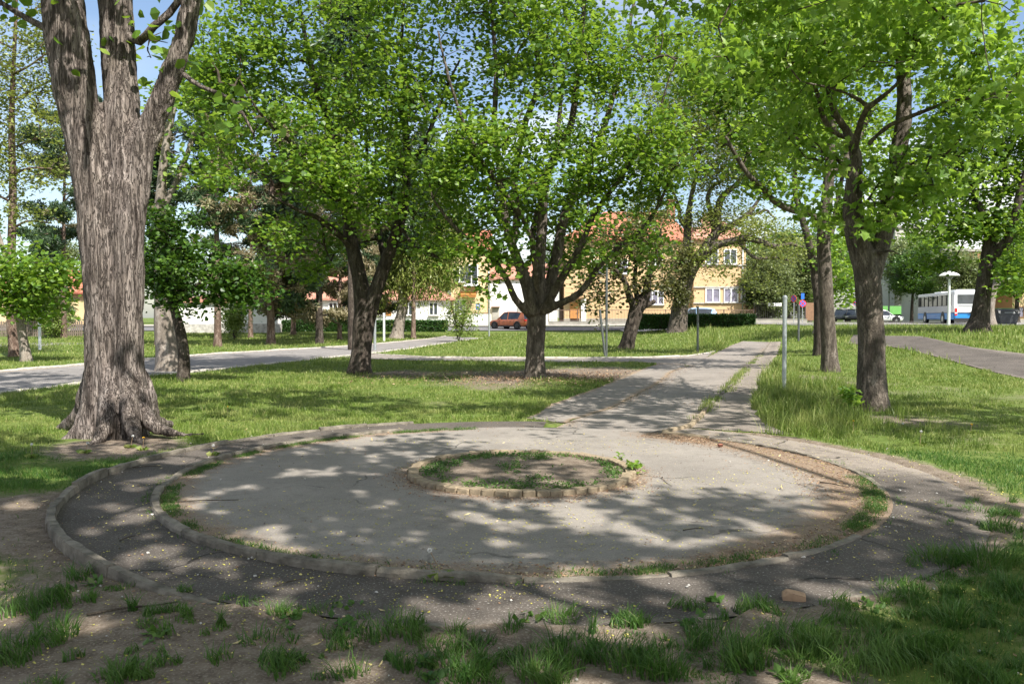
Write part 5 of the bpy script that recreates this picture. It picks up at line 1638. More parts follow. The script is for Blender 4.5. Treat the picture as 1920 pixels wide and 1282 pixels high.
# --- leaning dark fruit tree in front of the yellow house, old ash with crooked limbs
Y0 = 40.8
make_tree('small_tree', 'short leaning tree with dark rough trunk and bronze leaves before the yellow house', 'tree', (gp(1174, 655).x, Y0, 0),
    limbs_px([[(1173, 657, 13), (1180, 630, 13), (1188, 600, 13), (1197, 572, 14), (1210, 555, 10), (1216, 520, 6), (1226, 480, 4), (1240, 430, 2.5)], [(1192, 580, 8), (1180, 555, 7, -.3), (1170, 525, 5, -.6), (1150, 500, 3, -.9)],
              [(1198, 570, 6), (1190, 530, 5, .5), (1195, 480, 3, .8)], [(1205, 575, 6), (1222, 568, 5), (1232, 560, 4)]], Y0),
    blobs_px([(1165, 495, 50, 45), (1215, 455, 55, 55), (1140, 545, 38, 38, -.5), (1110, 560, 28, 26, -.6), (1185, 440, 55, 40), (1125, 590, 18, 20, -.6), (1235, 500, 30, 50, .4), (1100, 530, 26, 26), (1150, 450, 50, 35), (1090, 490, 30, 30, -.5), (1215, 530, 22, 25, -.4)], Y0),
    M['bark_dark'], M['leaf_olive'], dens=24, lpc=24, lsize=.16, spread=.4, seed=14, gap=.36, voxel=.05, bark_amp=.02)
Y0 = 67
make_tree('ash_tree', 'old tree with bare crooked limbs spreading right in front of the yellow house', 'tree', (at(1269, 630, Y0).x, Y0, float(terr(13, Y0))),
    limbs_px([[(1269, 632, 20), (1272, 600, 17), (1277, 565, 15), (1288, 522, 14), (1304, 492, 12), (1322, 468, 10.5), (1342, 435, 9), (1345, 402, 8), (1353, 371, 6.5), (1378, 348, 5), (1400, 325, 3)],
              [(1340, 437, 6), (1333, 402, 5), (1326, 371, 4.5, .3), (1335, 350, 4, .4), (1352, 340, 3, .4)], [(1342, 436, 6), (1366, 426, 6, -.4), (1386, 414, 5.5, -.7), (1403, 400, 5, -1), (1416, 385, 4, -1), (1428, 366, 3, -1.2)],
              [(1400, 403, 3), (1420, 400, 3), (1436, 394, 3), (1445, 404, 2.4), (1458, 413, 2)], [(1300, 496, 9), (1322, 478, 8, -.6), (1345, 460, 7.5, -1.2), (1370, 453, 7, -1.6), (1396, 446, 6.5, -2), (1430, 453, 6, -2.2), (1457, 461, 5, -2.4), (1482, 455, 4, -2.6), (1510, 462, 2.5, -2.8)],
              [(1382, 450, 4, -1.8), (1400, 470, 4, -2), (1418, 484, 3.5, -2.2), (1450, 482, 3, -2.4), (1482, 488, 2, -2.6)], [(1282, 545, 9), (1287, 500, 8.5, .6), (1288, 450, 8, .9), (1290, 410, 7, 1), (1295, 375, 5, 1.1), (1305, 320, 4, 1.2), (1320, 240, 3, 1.3)],
              [(1289, 430, 5, 1), (1275, 410, 4.5, 1.2), (1272, 385, 3.5, 1.4), (1250, 330, 3, 1.6)]], Y0),
    blobs_px([(1330, 250, 110, 80), (1240, 280, 90, 60, 1), (1410, 300, 80, 50, -1), (1420, 430, 60, 26, -1.5), (1360, 400, 50, 30), (1470, 470, 40, 28, -2.5), (1310, 410, 35, 35, .6), (1300, 170, 110, 80), (1390, 470, 30, 18, -1.8), (1340, 330, 60, 30), (1310, 470, 35, 25, -1), (1345, 500, 30, 16, -1.5), (1220, 400, 50, 50, .5), (1420, 520, 30, 25, -1)], Y0),
    M['bark_maple'], M['leaf_yellow'], dens=34, lpc=24, lsize=.24, tpl='diamond', spread=.8, flat=.6, seed=15, gap=.42, voxel=.09, bark_amp=.02, twig_mat=M['bark_maple'])
ivy = crown_points(blobs_px([(1268, 505, 24, 42, -.6), (1283, 485, 20, 30, -.5), (1258, 540, 18, 26, -.6), (1275, 550, 20, 22, -.6)], 66.5), 60, 4, .3)
I = np.repeat(np.arange(len(ivy)), 22)
v, fs = leaves_np(ivy[I] + RNG.normal(size=(len(I), 3)) * .35, .2 * (.6 + .7 * RNG.random(len(I))), 'diamond', .5, .4)
tag(link('ivy_plant', np_mesh('ivy_plant', v, fs, M['leaf_olive'])), 'bushy brown green ivy wrapped around the old tree with crooked limbs', 'climbing plant')

# --- right edge
Y0 = 38
bx = at(1836, 616, Y0)
make_tree('maple_tree', 'dark wide forked tree standing on the grassy bank in front of the bus', 'tree', (bx.x, Y0, float(terr(bx.x, Y0))),
    limbs_px([[(1833, 620, 19), (1838, 590, 16), (1843, 550, 14), (1850, 500, 13.5), (1855, 460, 12), (1853, 430, 9), (1840, 395, 6), (1822, 350, 5), (1800, 300, 3)], [(1852, 490, 10), (1872, 470, 10, -.4), (1892, 445, 9, -.8), (1904, 410, 8, -1), (1913, 360, 7, -1.2), (1930, 300, 5, -1.4), (1940, 220, 3, -1.5)],
              [(1855, 445, 7), (1866, 400, 5, .8), (1880, 350, 4, 1.4), (1890, 270, 3, 2)]], Y0),
    blobs_px([(1850, 320, 80, 70), (1785, 350, 55, 60), (1890, 250, 85, 75), (1920, 400, 55, 60, -1), (1800, 260, 70, 60), (1770, 430, 40, 32), (1835, 420, 40, 36), (1905, 500, 45, 32, -1), (1890, 540, 28, 22, -1), (1980, 330, 80, 120), (1930, 150, 90, 80), (1740, 300, 55, 60, 2), (1730, 400, 45, 45, 2), (1760, 480, 40, 30, 2), (1800, 420, 45, 40), (1800, 180, 60, 60)], Y0),
    M['bark_dark'], M['leaf_maple'], dens=32, lpc=28, lsize=.18, group=PARK, seed=16, voxel=.05, gap=.36)
Y0 = 60
bx = at(1862, 600, Y0)
make_tree('maple_tree', 'thinner tree with forked pale trunk between the bus and the black container', 'tree', (bx.x, Y0, float(terr(bx.x, Y0))),
    limbs_px([[(1858, 608, 8), (1857, 580, 7), (1860, 555, 7), (1868, 535, 6), (1885, 520, 5), (1910, 510, 4), (1940, 490, 3)], [(1859, 562, 6), (1866, 520, 5, .6), (1870, 480, 4.5, 1), (1868, 420, 3, 1.3)]], Y0),
    blobs_px([(1900, 490, 45, 30), (1935, 520, 50, 40), (1870, 420, 50, 50), (1910, 430, 60, 40)], Y0), M['bark_pale'], M['leaf_maple'], dens=16, lpc=18, lsize=.24, seed=17, group=PARK)

# ------------------------------------------------------------------ pines on the left lawn
def pine(px, py, hw, Yp, top_px, crown_lo, rw, dead, label, seed, bark='bark_pine', lean=0, nb=30):
    rng = np.random.default_rng(seed)
    base = at(px, py, Yp); base.z = float(terr(base.x, Yp))
    top = at(px + lean, top_px, Yp); lo = at(px, crown_lo, Yp).z
    H = top.z - base.z; r0 = hw * Yp / FPX; w = rw * Yp / FPX
    root = empty('pine_tree', base, label, 'tree', 'pines along the left lawn')
    n = 30
    t = np.linspace(0, 1, n)
    P = np.stack([t * (top.x - base.x) + np.sin(t * 5 + seed) * .12 * t, np.sin(t * 4 + seed * 2) * .1 * t, t * H - .1], 1)
    rr = r0 * (1 - .8 * t) * (1 + .35 * np.exp(-t * H / .3))
    v, q = tube(P, rr, 12)
    me = np_mesh('trunk', v, [q], M[bark], smooth=True)
    link('trunk', me, root)
    tubes, clumps = [], []
    for k in range(nb):
        z = (lo - base.z) + (H - (lo - base.z)) * (k + rng.random()) / nb
        f = (z - (lo - base.z)) / (H - (lo - base.z))
        L = w * (.45 + .75 * math.sin(min(1, f * 1.3 + .25) * math.pi * .82)) * rng.uniform(.6, 1.15)
        a = rng.uniform(0, 2 * math.pi)
        c0 = np.array([np.interp(z, P[:, 2], P[:, 0]), np.interp(z, P[:, 2], P[:, 1]), z])
        d = np.array([math.cos(a), math.sin(a), rng.uniform(-.1, .4)])
        pts = np.array([c0, c0 + d * L * .35 + [0, 0, .05 * L], c0 + d * L * .7, c0 + d * L + [0, 0, .12 * L]])
        PP = catmull(pts, 8)
        tubes.append(tube(PP, np.linspace(.045, .012, 8) * (.7 + L / 5), 5))
        for s in np.linspace(.35, 1, max(3, int(L / .45))):
            for _ in range(3):
                clumps.append(catmull(pts, 40)[int(s * 39)] + rng.normal(size=3) * (.28, .28, .14))
    v, q = merge(tubes)
    link('branches', np_mesh('branches', v, [q], M[bark], smooth=True), root)
    clumps = np.array(clumps)
    isd = fbm(clumps * .8 + seed, 2, seed) < dead
    for nm, sel, mat in (('crown', ~isd, M['needle']), ('withered_needles', isd, M['needle_dead'])):
        Q = clumps[sel]
        if not len(Q): continue
        I = np.repeat(np.arange(len(Q)), 70)
        d = rng.normal(size=(len(I), 3)); d[:, 2] += .25; d /= np.linalg.norm(d, axis=1)[:, None]
        v, fs = leaves_np(Q[I] + d * .05 + rng.normal(size=d.shape) * (.16, .16, .07), .22 + .16 * rng.random(len(I)), 'narrow', 0, 0, d)
        link(nm, np_mesh(nm, v, fs, mat), root)
    return root
pine(408, 650, 7, 44.5, 150, 430, 70, .42, 'tall pine with a bare straight trunk and tufted crown at left', 21)
pine(508, 644, 8, 48, 230, 585, 100, .52, 'pine with a thick trunk and withered tan needles left of the forked maple', 22)
pine(599, 641, 7.5, 50, 260, 600, 100, .58, 'pine with rough dark trunk and mostly withered needles before the white house', 23, 'bark_dark')
pine(637, 633, 4.5, 58, 330, 610, 85, .62, 'small pale-stemmed pine with withered needles beside the hedge', 24)
pine(296, 650, 6, 45, 260, 420, 60, .45, 'pine standing behind the small dark tree', 25, nb=20)
pine(775, 633, 4.5, 60, 250, 480, 60, .2, 'thin straight pine right of the forked maple', 26)
pine(470, 640, 4.5, 62, 320, 575, 75, .5, 'pine with khaki needles between the bare trunked pine and the thick one', 55)
pine(690, 634, 4.5, 64, 330, 600, 80, .55, 'thin pine with khaki needles hidden behind the forked maple', 56)
pine(550, 636, 5, 68, 330, 540, 70, .5, 'distant pine close to the left end of the hedge', 27)
pine(120, 640, 5, 62, 200, 470, 80, .3, 'dark pine half hidden left of the huge old trunk', 28)
Y0 = 61
make_tree('weeping_tree', 'leaning thick trunk with pale hanging foliage in front of the hedge', 'tree', (at(744, 632, Y0).x, Y0, 0),
    limbs_px([[(744, 634, 12), (750, 600, 10), (756, 570, 9), (755, 530, 8), (765, 460, 6), (790, 380, 4), (800, 300, 3)], [(757, 540, 5), (790, 480, 4, -.5), (820, 420, 3, -1), (835, 360, 2, -1.3)]], Y0),
    blobs_px([(800, 400, 50, 70), (840, 440, 40, 60), (770, 480, 50, 50), (810, 510, 40, 40), (835, 350, 45, 50), (760, 400, 40, 50), (830, 500, 40, 45), (770, 540, 30, 30), (720, 520, 35, 45, .6)], Y0), M['bark_pale'], M['leaf_yellow'], dens=40, lpc=36, lsize=.32, tpl='narrow', spread=.5, flat=1.2, droop=3.0, up=.2, seed=29, gap=.4)

# --- a few low shrubs and saplings
def shrub(name, px, py, w, h, Ys, label, leaf, n, seed, size=.16, cat='shrub', group=None, tpl='diamond'):
    b = at(px, py, Ys); b.z = float(terr(b.x, Ys))
    k = Ys / FPX; W, Hh = w * k / 2, h * k
    limbs = []
    rng = np.random.default_rng(seed)
    for i in range(7):
        a = rng.uniform(0, 6.28)
        limbs.append((np.array([b[:], (b.x + math.cos(a) * W * .25, b.y + math.sin(a) * W * .25, b.z + Hh * .4), (b.x + math.cos(a) * W * .6, b.y + math.sin(a) * W * .6, b.z + Hh * .8)]), np.array([.03, .022, .01])))
    blobs = [((b.x + rng.normal() * W * .3, b.y + rng.normal() * W * .3, b.z + Hh * rng.uniform(.3, .75)), (W * .62, W * .62, Hh * .3)) for _ in range(6)]
    return make_tree(name, label, cat, b, limbs, blobs, M['twig'], leaf, dens=n, lpc=22, lsize=size, tpl=tpl, spread=.2, flat=.8, seed=seed, gap=.33, flare=1, bark_amp=0, node_from=.2, group=group)
shrub('young_tree', 860, 641, 80, 95, 53, 'airy young tree with pale leaves beside the path end', M['leaf_light'], 34, 31, .15, 'tree')
shrub('shrub', 440, 632, 60, 72, 57, 'bright yellow-green shrub in front of the white garage', M['leaf_light'], 60, 32, .17)
shrub('shrub', 106, 630, 56, 60, 62, 'round shrub with yellowish leaves in front of the picket fence', M['leaf_light'], 70, 33, .18)
shrub('shrub', 70, 612, 130, 80, 72, 'broad shrub rising behind the picket fence', M['leaf_yellow'], 50, 34, .22)
shrub('shrub', 1440, 600, 150, 150, 92, 'large hazy olive shrub filling the garden right of the yellow house', M['leaf_willow'], 60, 35, .3)
shrub('shrub', 1500, 605, 90, 170, 96, 'tall olive bush behind the garden fence near the parking signs', M['leaf_willow'], 60, 36, .3)
shrub('shrub', 560, 600, 60, 70, 84, 'leafy bush at the wall of the white house with red roof', M['leaf_light'], 50, 37, .22)

# --- background trees: three prototypes, copied
def far_tree(seed, leaf, H=11, W=4.2):
    rng = np.random.default_rng(seed)
    limbs = [(np.array([(0, 0, -.2), (.1, 0, H * .2), (.05, .1, H * .42), (0, .1, H * .75)]), np.array([.28, .22, .16, .05]))]
    for i in range(6):
        a = i * 1.05 + rng.uniform(0, .4); z = H * rng.uniform(.22, .5)
        limbs.append((np.array([(0, 0, z), (math.cos(a) * W * .35, math.sin(a) * W * .35, z + H * .14), (math.cos(a) * W * .7, math.sin(a) * W * .7, z + H * .28)]), np.array([.12, .08, .03])))
    blobs = [((rng.normal() * W * .38, rng.normal() * W * .38, H * rng.uniform(.4, .88)), (W * .5, W * .5, H * .14)) for _ in range(11)]
    return limbs, blobs
FAR = 'trees beyond the street'
protos = []
far_specs = [
    (-42, 100, 1.0, 0, 'tree beyond the far left roof, broad and mid green'), (-30, 104, .95, 1, 'dark tree rising behind the low white house at its left end'), (-17, 108, 1.1, 2, 'olive tree rising behind the middle of the low white house'),
    (-3, 112, 1.05, 0, 'tree rising behind the white gable wall'), (8, 116, 1.1, 1, 'dark tree showing between the white wall and the yellow house'), (30, 112, 1.15, 0, 'tall tree behind the right end of the yellow house'),
    (38, 104, 1.0, 2, 'hazy tree behind the garden fence and signs'), (46, 118, 1.2, 0, 'tree above the parked dark cars'), (53, 108, 1.0, 2, 'pale tree in front of the grey apartment block'),
    (57, 92, .9, 0, 'tree with curved trunk standing left of the bus front'), (47, 96, .85, 1, 'dark tree close to the round blue parking sign'), (72, 112, 1.2, 1, 'tree behind the brown building'),
    (84, 104, 1.1, 0, 'tree beyond the cream gable at the right edge'), (-62, 88, 1.15, 1, 'dark tree behind the picket fence at far left'), (-52, 92, .9, 2, 'loose olive tree behind the fence shrubs'),
    (22, 126, 1.3, 2, 'tall hazy tree behind the red roof chimney'), (-10, 126, 1.2, 1, 'dark tree far behind the cream house'), (64, 124, 1.4, 0, 'tallest tree behind the bus'),
    (64, 100, .9, 2, 'olive tree right behind the bus roof'), (49, 88, .75, 2, 'small loose tree beside the three bins'), (41, 121, 1.3, 1, 'dark tree behind the hazy garden tree'),
]
for i, (x, y, s, k, lab) in enumerate(far_specs):
    if i < 0: continue
    if k >= len(protos) or not any(p[0] == k for p in protos):
        lm, bl = far_tree(40 + k, None)
        o = make_tree('background_tree', lab, 'tree', (0, 0, 0), lm, bl, M['bark_dark'], [M['leaf_maple'], M['leaf_dark'], M['leaf_willow']][k], dens=20, lpc=26, lsize=.32, tpl='diamond', spread=.55, seed=40 + k, group=FAR, gap=.36)
        protos.append((k, o))
    else:
        o = copy_tree([p[1] for p in protos if p[0] == k][0])
    o.location = on_ground(x, y)
    o.rotation_euler = (0, 0, (i * 1.7) % 6.28)
    o.scale = (s * (1 + .1 * math.sin(i * 3)), s * (1 + .1 * math.sin(i * 3)), s)
    o['label'] = lab

# --- dark spruces far left
def spruce(px, py_top, Ysp, w, label, seed, lo=.06):
    rng = np.random.default_rng(seed)
    top = at(px, py_top, Ysp); base = on_ground(top.x, Ysp); H = top.z - base.z
    root = empty('spruce_tree', base, label, 'tree', 'spruces')
    v, q = tube(np.array([(0, 0, 0), (0, 0, H * .5), (0, 0, H)]), [.2, .12, .02], 8)
    link('trunk', np_mesh('trunk', v, [q], M['bark_dark'], smooth=True), root)
    n = 5200
    z = H * (lo + (1 - lo) * rng.random(n) ** 1.25); a = rng.random(n) * 6.28
    lay = .75 + .25 * np.sin(z / H * 60)
    r = w * (1 - z / H) / (1 - lo) * lay * np.sqrt(rng.random(n)) * (1 + .15 * rng.normal(size=n)) + .05
    P = np.stack([r * np.cos(a), r * np.sin(a), z - .18 * r], 1)
    d = np.stack([np.cos(a), np.sin(a), -.55 + .2 * rng.normal(size=n)], 1)
    v, fs = leaves_np(P, .35 + .25 * rng.random(n), 'narrow', 0, 0, d)
    link('crown', np_mesh('crown', v, fs, M['needle']), root)
spruce(75, 415, 78, 2.6, 'dark pointed spruce seen left of the huge old trunk', 51)
spruce(97, 428, 82, 2.4, 'shorter dark spruce just right of the pointed one', 52)
spruce(655, -110, 40, 2.6, 'tall dark spruce top showing above the forked maple', 53, .66)

# --- trees of the same park standing beside and behind the photographer, whose crowns shade the foreground
def overhead(x, y, H, W, label, seed, dens, blobs, leaf='leaf_bright'):
    limbs = [(np.array([(x, y, -.1), (x + .1, y, 2.0), (x, y + .1, 3.6), (x - .1, y, H * .6), (x, y, H * .85)]), np.array([.3, .26, .22, .15, .06]))]
    for c, r in blobs:
        m = Vector(c)
        limbs.append((np.array([(x, y, 3.4), (x * .6 + m.x * .4, y * .6 + m.y * .4, 3.4 * .45 + m.z * .55), (m.x, m.y, m.z)]), np.array([.09, .055, .025])))
    return make_tree('maple_tree', label, 'tree', (x, y, 0), limbs, blobs, M['bark_maple'], M[leaf], dens=dens, lpc=22, lsize=.16, tpl='maple' if seed == 61 else 'simple', spread=.33, seed=seed, group=PARK, gap=.3, holes=(3.1, .565), droop=.7, up=.8)
overhead(7.2, -2.5, 12, 5, 'maple on the right beside the viewpoint with leafy sprays overhead', 61, 34,
    [((4.4, -1.0, 8.3), (2.8, 2.8, 1.7)), ((2.2, .5, 8.8), (2.6, 2.6, 1.6)), ((6.0, -4.2, 8.0), (2.6, 2.6, 1.7)), ((3.0, -3.8, 9.2), (2.8, 2.8, 1.6)), ((0.2, -2.4, 9.4), (2.6, 2.6, 1.5)), ((7.5, -1.8, 10), (2.6, 2.6, 1.6)), ((6.2, 7.3, 8.8), (2.0, 2.2, 1.1))])
overhead(-2.2, -3.5, 13, 5, 'maple just behind the viewpoint with a crown overhead', 62, 36,
    [((-1.2, .2, 8.8), (2.8, 2.8, 1.7)), ((-3.4, -1.2, 9.4), (2.8, 2.8, 1.7)), ((-.8, -4.4, 9.8), (2.8, 2.8, 1.7)), ((-2.0, 2.6, 9.0), (2.4, 2.4, 1.4)), ((1.4, 2.9, 8.6), (2.1, 2.1, 1.3)), ((3.2, 2.2, 9.3), (1.9, 1.9, 1.0)), ((0.6, 1.0, 9.7), (2.2, 2.2, 1.0)), ((1.7, -1.7, 9.7), (2.6, 2.6, 1.2)), ((-4.6, 1.8, 9.4), (2.4, 2.4, 1.5))])
overhead(13.0, 5.0, 12, 5, 'maple standing just outside the right edge of the view', 63, 30,
    [((9.6, 6.3, 9.2), (2.0, 1.9, 1.1)), ((11.6, 8.6, 9.4), (2.0, 1.8, 1.1)), ((13.5, 5.5, 10), (2.4, 2.4, 1.5))])

# ------------------------------------------------------------------ the little round bed in the middle
bed = empty('flower_bed', (CX, CY, 0), 'small round bed of soil and weeds ringed with tan edging stones', 'flower bed')
RB = 1.10
n, m = 96, 26
th = np.linspace(0, 2 * math.pi, n, endpoint=False); rad = np.linspace(.0, RB - .04, m)
T, Rr = np.meshgrid(th, rad, indexing='ij')
x, y = (Rr * np.cos(T)).ravel(), (Rr * np.sin(T)).ravel()
z = .03 + .04 * (1 - (Rr.ravel() / RB) ** 2) + (fbm2(x, y, 5, 3, 61) - .5) * .035
ii = np.arange(n * m).reshape(n, m)
q = np.stack([ii[:, :-1], ii[:, 1:], np.roll(ii, -1, 0)[:, 1:], np.roll(ii, -1, 0)[:, :-1]], -1).reshape(-1, 4)
me = np_mesh('soil', np.stack([x, y, z], 1), [q], M['ground'], smooth=True)
a_ = me.attributes.new('soil', 'FLOAT', 'POINT')
a_.data.foreach_set('value', np.clip(.95 - .3 * ss(.75, 1.0, Rr.ravel()), 0, 1).astype(np.float32))
if me.polygons[50].normal.z < 0: me.flip_normals()
link('soil', me, bed)
NS = 58
for k in range(NS):
    a = 2 * math.pi * k / NS
    w = 2 * math.pi * RB / NS
    b = MB().box((0, 0, .022), (.1, w * random.uniform(.95, .985), .11), bev=.012)
    for v in b.bm.verts: v.co += Vector((random.uniform(-1, 1), random.uniform(-1, 1), random.uniform(-1, 1))) * .0045
    o = b.build('edging_stone', M['stone_tan'], bed)
    rr_ = RB + random.uniform(-.012, .012)
    o.location = (rr_ * math.cos(a), rr_ * math.sin(a), random.uniform(-.014, .002))
    o.rotation_euler = (random.uniform(-.05, .05), random.uniform(-.05, .05), a + random.uniform(-.05, .05))

# ------------------------------------------------------------------ grass
def blades(x, y, z, h, w, lean, nseg, name, mat, label):
    n = len(x)
    a = RNG.uniform(0, 2 * math.pi, n)
    side = np.stack([np.cos(a), np.sin(a), np.zeros(n)], 1)
    b = RNG.uniform(0, 2 * math.pi, n) if np.isscalar(lean) or lean.ndim == 1 else None
    if b is not None:
        ld = np.stack([np.cos(b), np.sin(b), np.zeros(n)], 1) * (np.ones(n) * lean)[:, None]
    else:
        ld = lean
    base = np.stack([x, y, z], 1)
    V = []
    for s in range(nseg):
        t = s / nseg
        c = base + ld * (h * t ** 2)[:, None] + np.array([0, 0, 1.0]) * (h * (t - .25 * t * t * np.minimum(1, np.linalg.norm(ld, axis=1))))[:, None]
        ww = w * (1 - .75 * t ** 1.5)
        V += [c - side * (ww / 2)[:, None], c + side * (ww / 2)[:, None]]
    tip = base + ld * h[:, None] + np.array([0, 0, 1.0]) * (h * (1 - .25 * np.minimum(1, np.linalg.norm(ld, axis=1))))[:, None]
    V.append(tip)
    m = 2 * nseg + 1
    V = np.stack(V, 1).reshape(-1, 3)
    o = (np.arange(n) * m)[:, None]
    fs = []
    for s in range(nseg - 1):
        fs.append(np.array([2 * s, 2 * s + 1, 2 * s + 3, 2 * s + 2])[None] + o)
    fs.append(np.array([2 * nseg - 2, 2 * nseg - 1, 2 * nseg])[None] + o)
    me = np_mesh(name, V, fs, mat)
    return tag(link(name, me), label, kind='stuff')

def scatter(y0, y1, dens, xmax_extra=1.0, xlim=None):
    A = 0
    n = int(dens * (y1 - y0) * 2 * (.66 * (y0 + y1) / 2 + xmax_extra))
    y = RNG.uniform(y0, y1, n); xm = .66 * (y0 + y1) / 2 + xmax_extra
    x = RNG.uniform(-xm, xm, n)
    k = np.abs(x) < .66 * y + xmax_extra
    return x[k], y[k]

trunks_keep = [(gp(205, 822), .6), (gp(1003, 711), .33), (gp(674, 700), .35), (gp(1634, 772), .27)]
def lawn_pts(y0, y1, dens, hmin, hmax, name, label, nseg, mat, wmul, tall=None):
    x, y = scatter(y0, y1, dens)
    S_ = soil_field(x, y)
    clump = fbm2(x, y, 2.3, 3, 71); clump2 = fbm2(x, y, .5, 2, 77)
    keep = (~paved(x, y)) & (RNG.random(len(x)) < np.clip(1.05 - S_ * 1.75, 0.015, 1)) & (clump > .27)
    for p, r in trunks_keep: keep &= np.hypot(x - p.x, y - p.y) > r
    x, y, clump, clump2, S_ = x[keep], y[keep], clump[keep], clump2[keep], S_[keep]
    h = (hmin + (hmax - hmin) * RNG.random(len(x)) ** 1.6) * (.2 + 2.6 * np.clip(clump - .12, 0, 1) ** 1.5) * (.6 + .8 * clump2)
    # longer uncut grass on the right of the path
    u_ = x - .2 * (y - 9)
    right = ss(2.4, 3.2, u_) * ss(6.5, 4.0, u_) * ss(10, 12.5, y)
    h = h * (.62 + 1.15 * right) * np.where(S_ > .45, .55, 1)
    w = np.maximum(.0038, wmul * y) * (.7 + .6 * RNG.random(len(x)))
    z = np.where(y < 14, ground_z(x, y), terr(x, y)) - .004
    return blades(x, y, z, h, w, np.abs(RNG.normal(size=len(x))) * .5 + .08, nseg, name, mat, label)
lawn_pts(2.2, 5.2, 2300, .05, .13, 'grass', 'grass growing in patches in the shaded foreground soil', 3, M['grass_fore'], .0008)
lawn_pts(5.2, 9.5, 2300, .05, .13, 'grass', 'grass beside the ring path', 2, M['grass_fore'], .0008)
lawn_pts(9.5, 15, 1500, .06, .17, 'grass', 'grass on the lawn behind the round paved area', 2, M['grass'], .0008)
lawn_pts(15, 23, 620, .07, .2, 'grass', 'grass on the lawn around the middle trees', 2, M['grass'], .0008)
lawn_pts(23, 36, 230, .08, .22, 'grass', 'grass on the lawn beyond the crossing path', 1, M['grass'], .0009)
lawn_pts(36, 72, 62, .1, .28, 'grass', 'grass on the far lawn', 1, M['grass'], .0011)

# tufts in the foreground and along kerbs
tx, ty, tr, thh = [], [], [], []
tuft_px = [(740, 1195, .13, .17), (870, 1215, .12, .16), (1055, 1165, .13, .14), (1060, 1240, .2, .2), (1165, 1180, .1, .14), (1410, 1155, .15, .17), (1290, 1145, .12, .16), (150, 1085, .16, .13), (60, 1140, .3, .16),
           (30, 1230, .25, .16), (520, 1255, .2, .2), (470, 1135, .12, .12), (275, 1175, .07, .09), (1340, 1200, .15, .18), (1500, 1215, .2, .17), (1690, 1110, .22, .16), (1760, 1050, .2, .14), (1850, 1060, .28, .2), (1900, 1120, .25, .2),
           (1600, 1180, .22, .17), (1790, 1170, .3, .2), (1400, 1245, .22, .18), (1700, 1240, .3, .2), (1560, 1250, .2, .18), (1250, 1265, .22, .2), (640, 1220, .1, .1), (1830, 960, .16, .1), (1880, 1000, .24, .14), (540, 1150, .14, .12), (410, 1240, .12, .12), (600, 1150, .1, .1),
           (1170, 1255, .18, .19), (1015, 1275, .2, .2), (660, 1275, .15, .15), (230, 1265, .1, .1), (120, 1190, .15, .12)]
_r = np.random.default_rng(31)
for _ in range(330):
    px, py = _r.uniform(-60, 1980), _r.uniform(1105, 1300)
    if 460 < px < 1560 and py < 1150 + 40 * _r.random(): continue
    if _r.random() < .4 * (px < 900): continue
    tuft_px.append((px, py, _r.uniform(.04, .13), _r.uniform(.04, .15)))
for _ in range(60):
    tuft_px.append((_r.uniform(1700, 1990), _r.uniform(930, 1150), _r.uniform(.05, .16), _r.uniform(.05, .14)))
for px, py, r, h in tuft_px:
    r *= _r.uniform(.7, 1.5); h *= _r.uniform(.5, .95)
    g0 = gp(px, py)
    k = int((30 + 2900 * r * r) * _r.uniform(.6, 1.3))
    rr_ = r * .55 * np.sqrt(RNG.random(k)); a = RNG.random(k) * 6.283
    el, ro = _r.uniform(.5, 1.4), _r.uniform(0, 3.14)
    ex, ey = rr_ * np.cos(a) * el, rr_ * np.sin(a) / el
    tx.append(g0.x + ex * math.cos(ro) - ey * math.sin(ro)); ty.append(g0.y + ex * math.sin(ro) + ey * math.cos(ro))
    out = np.stack([np.cos(a), np.sin(a), 0 * a], 1) * (rr_ / (r * .55))[:, None] * .75 + RNG.normal(size=(k, 3)) * (.3, .3, 0)
    tr.append(out); thh.append(h * (.45 + .7 * RNG.random(k)))
x, y = np.concatenate(tx), np.concatenate(ty)
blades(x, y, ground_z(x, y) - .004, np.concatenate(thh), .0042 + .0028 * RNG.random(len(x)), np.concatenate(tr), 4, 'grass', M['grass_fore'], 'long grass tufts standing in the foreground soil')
# tall tufts at the foot of the right trees and along the right edge of the path
x, y = scatter(11, 20, 560)
k = (~paved(x, y)) & (x > 2.9 + .17 * (y - 9)) & (x < 5.2 + .25 * (y - 9)) & (fbm2(x, y, 1.6, 3, 99) > .5)
x, y = x[k], y[k]
blades(x, y, terr(x, y), .18 + .3 * RNG.random(len(x)) ** 2, .007 + .004 * RNG.random(len(x)), np.abs(RNG.normal(size=len(x))) * .4, 3, 'grass', M['grass'], 'tall uncut grass along the right side of the path')
# grass on the raised bank at right
x = RNG.uniform(14, 50, 26000); y = RNG.uniform(24, 58, 26000)
k = ~paved(x, y)
x, y = x[k], y[k]
blades(x, y, terr(x, y), .1 + .22 * RNG.random(len(x)), .03 + .02 * RNG.random(len(x)), np.abs(RNG.normal(size=len(x))) * .4, 2, 'grass', M['grass'], 'long grass on the bank in front of the bus')

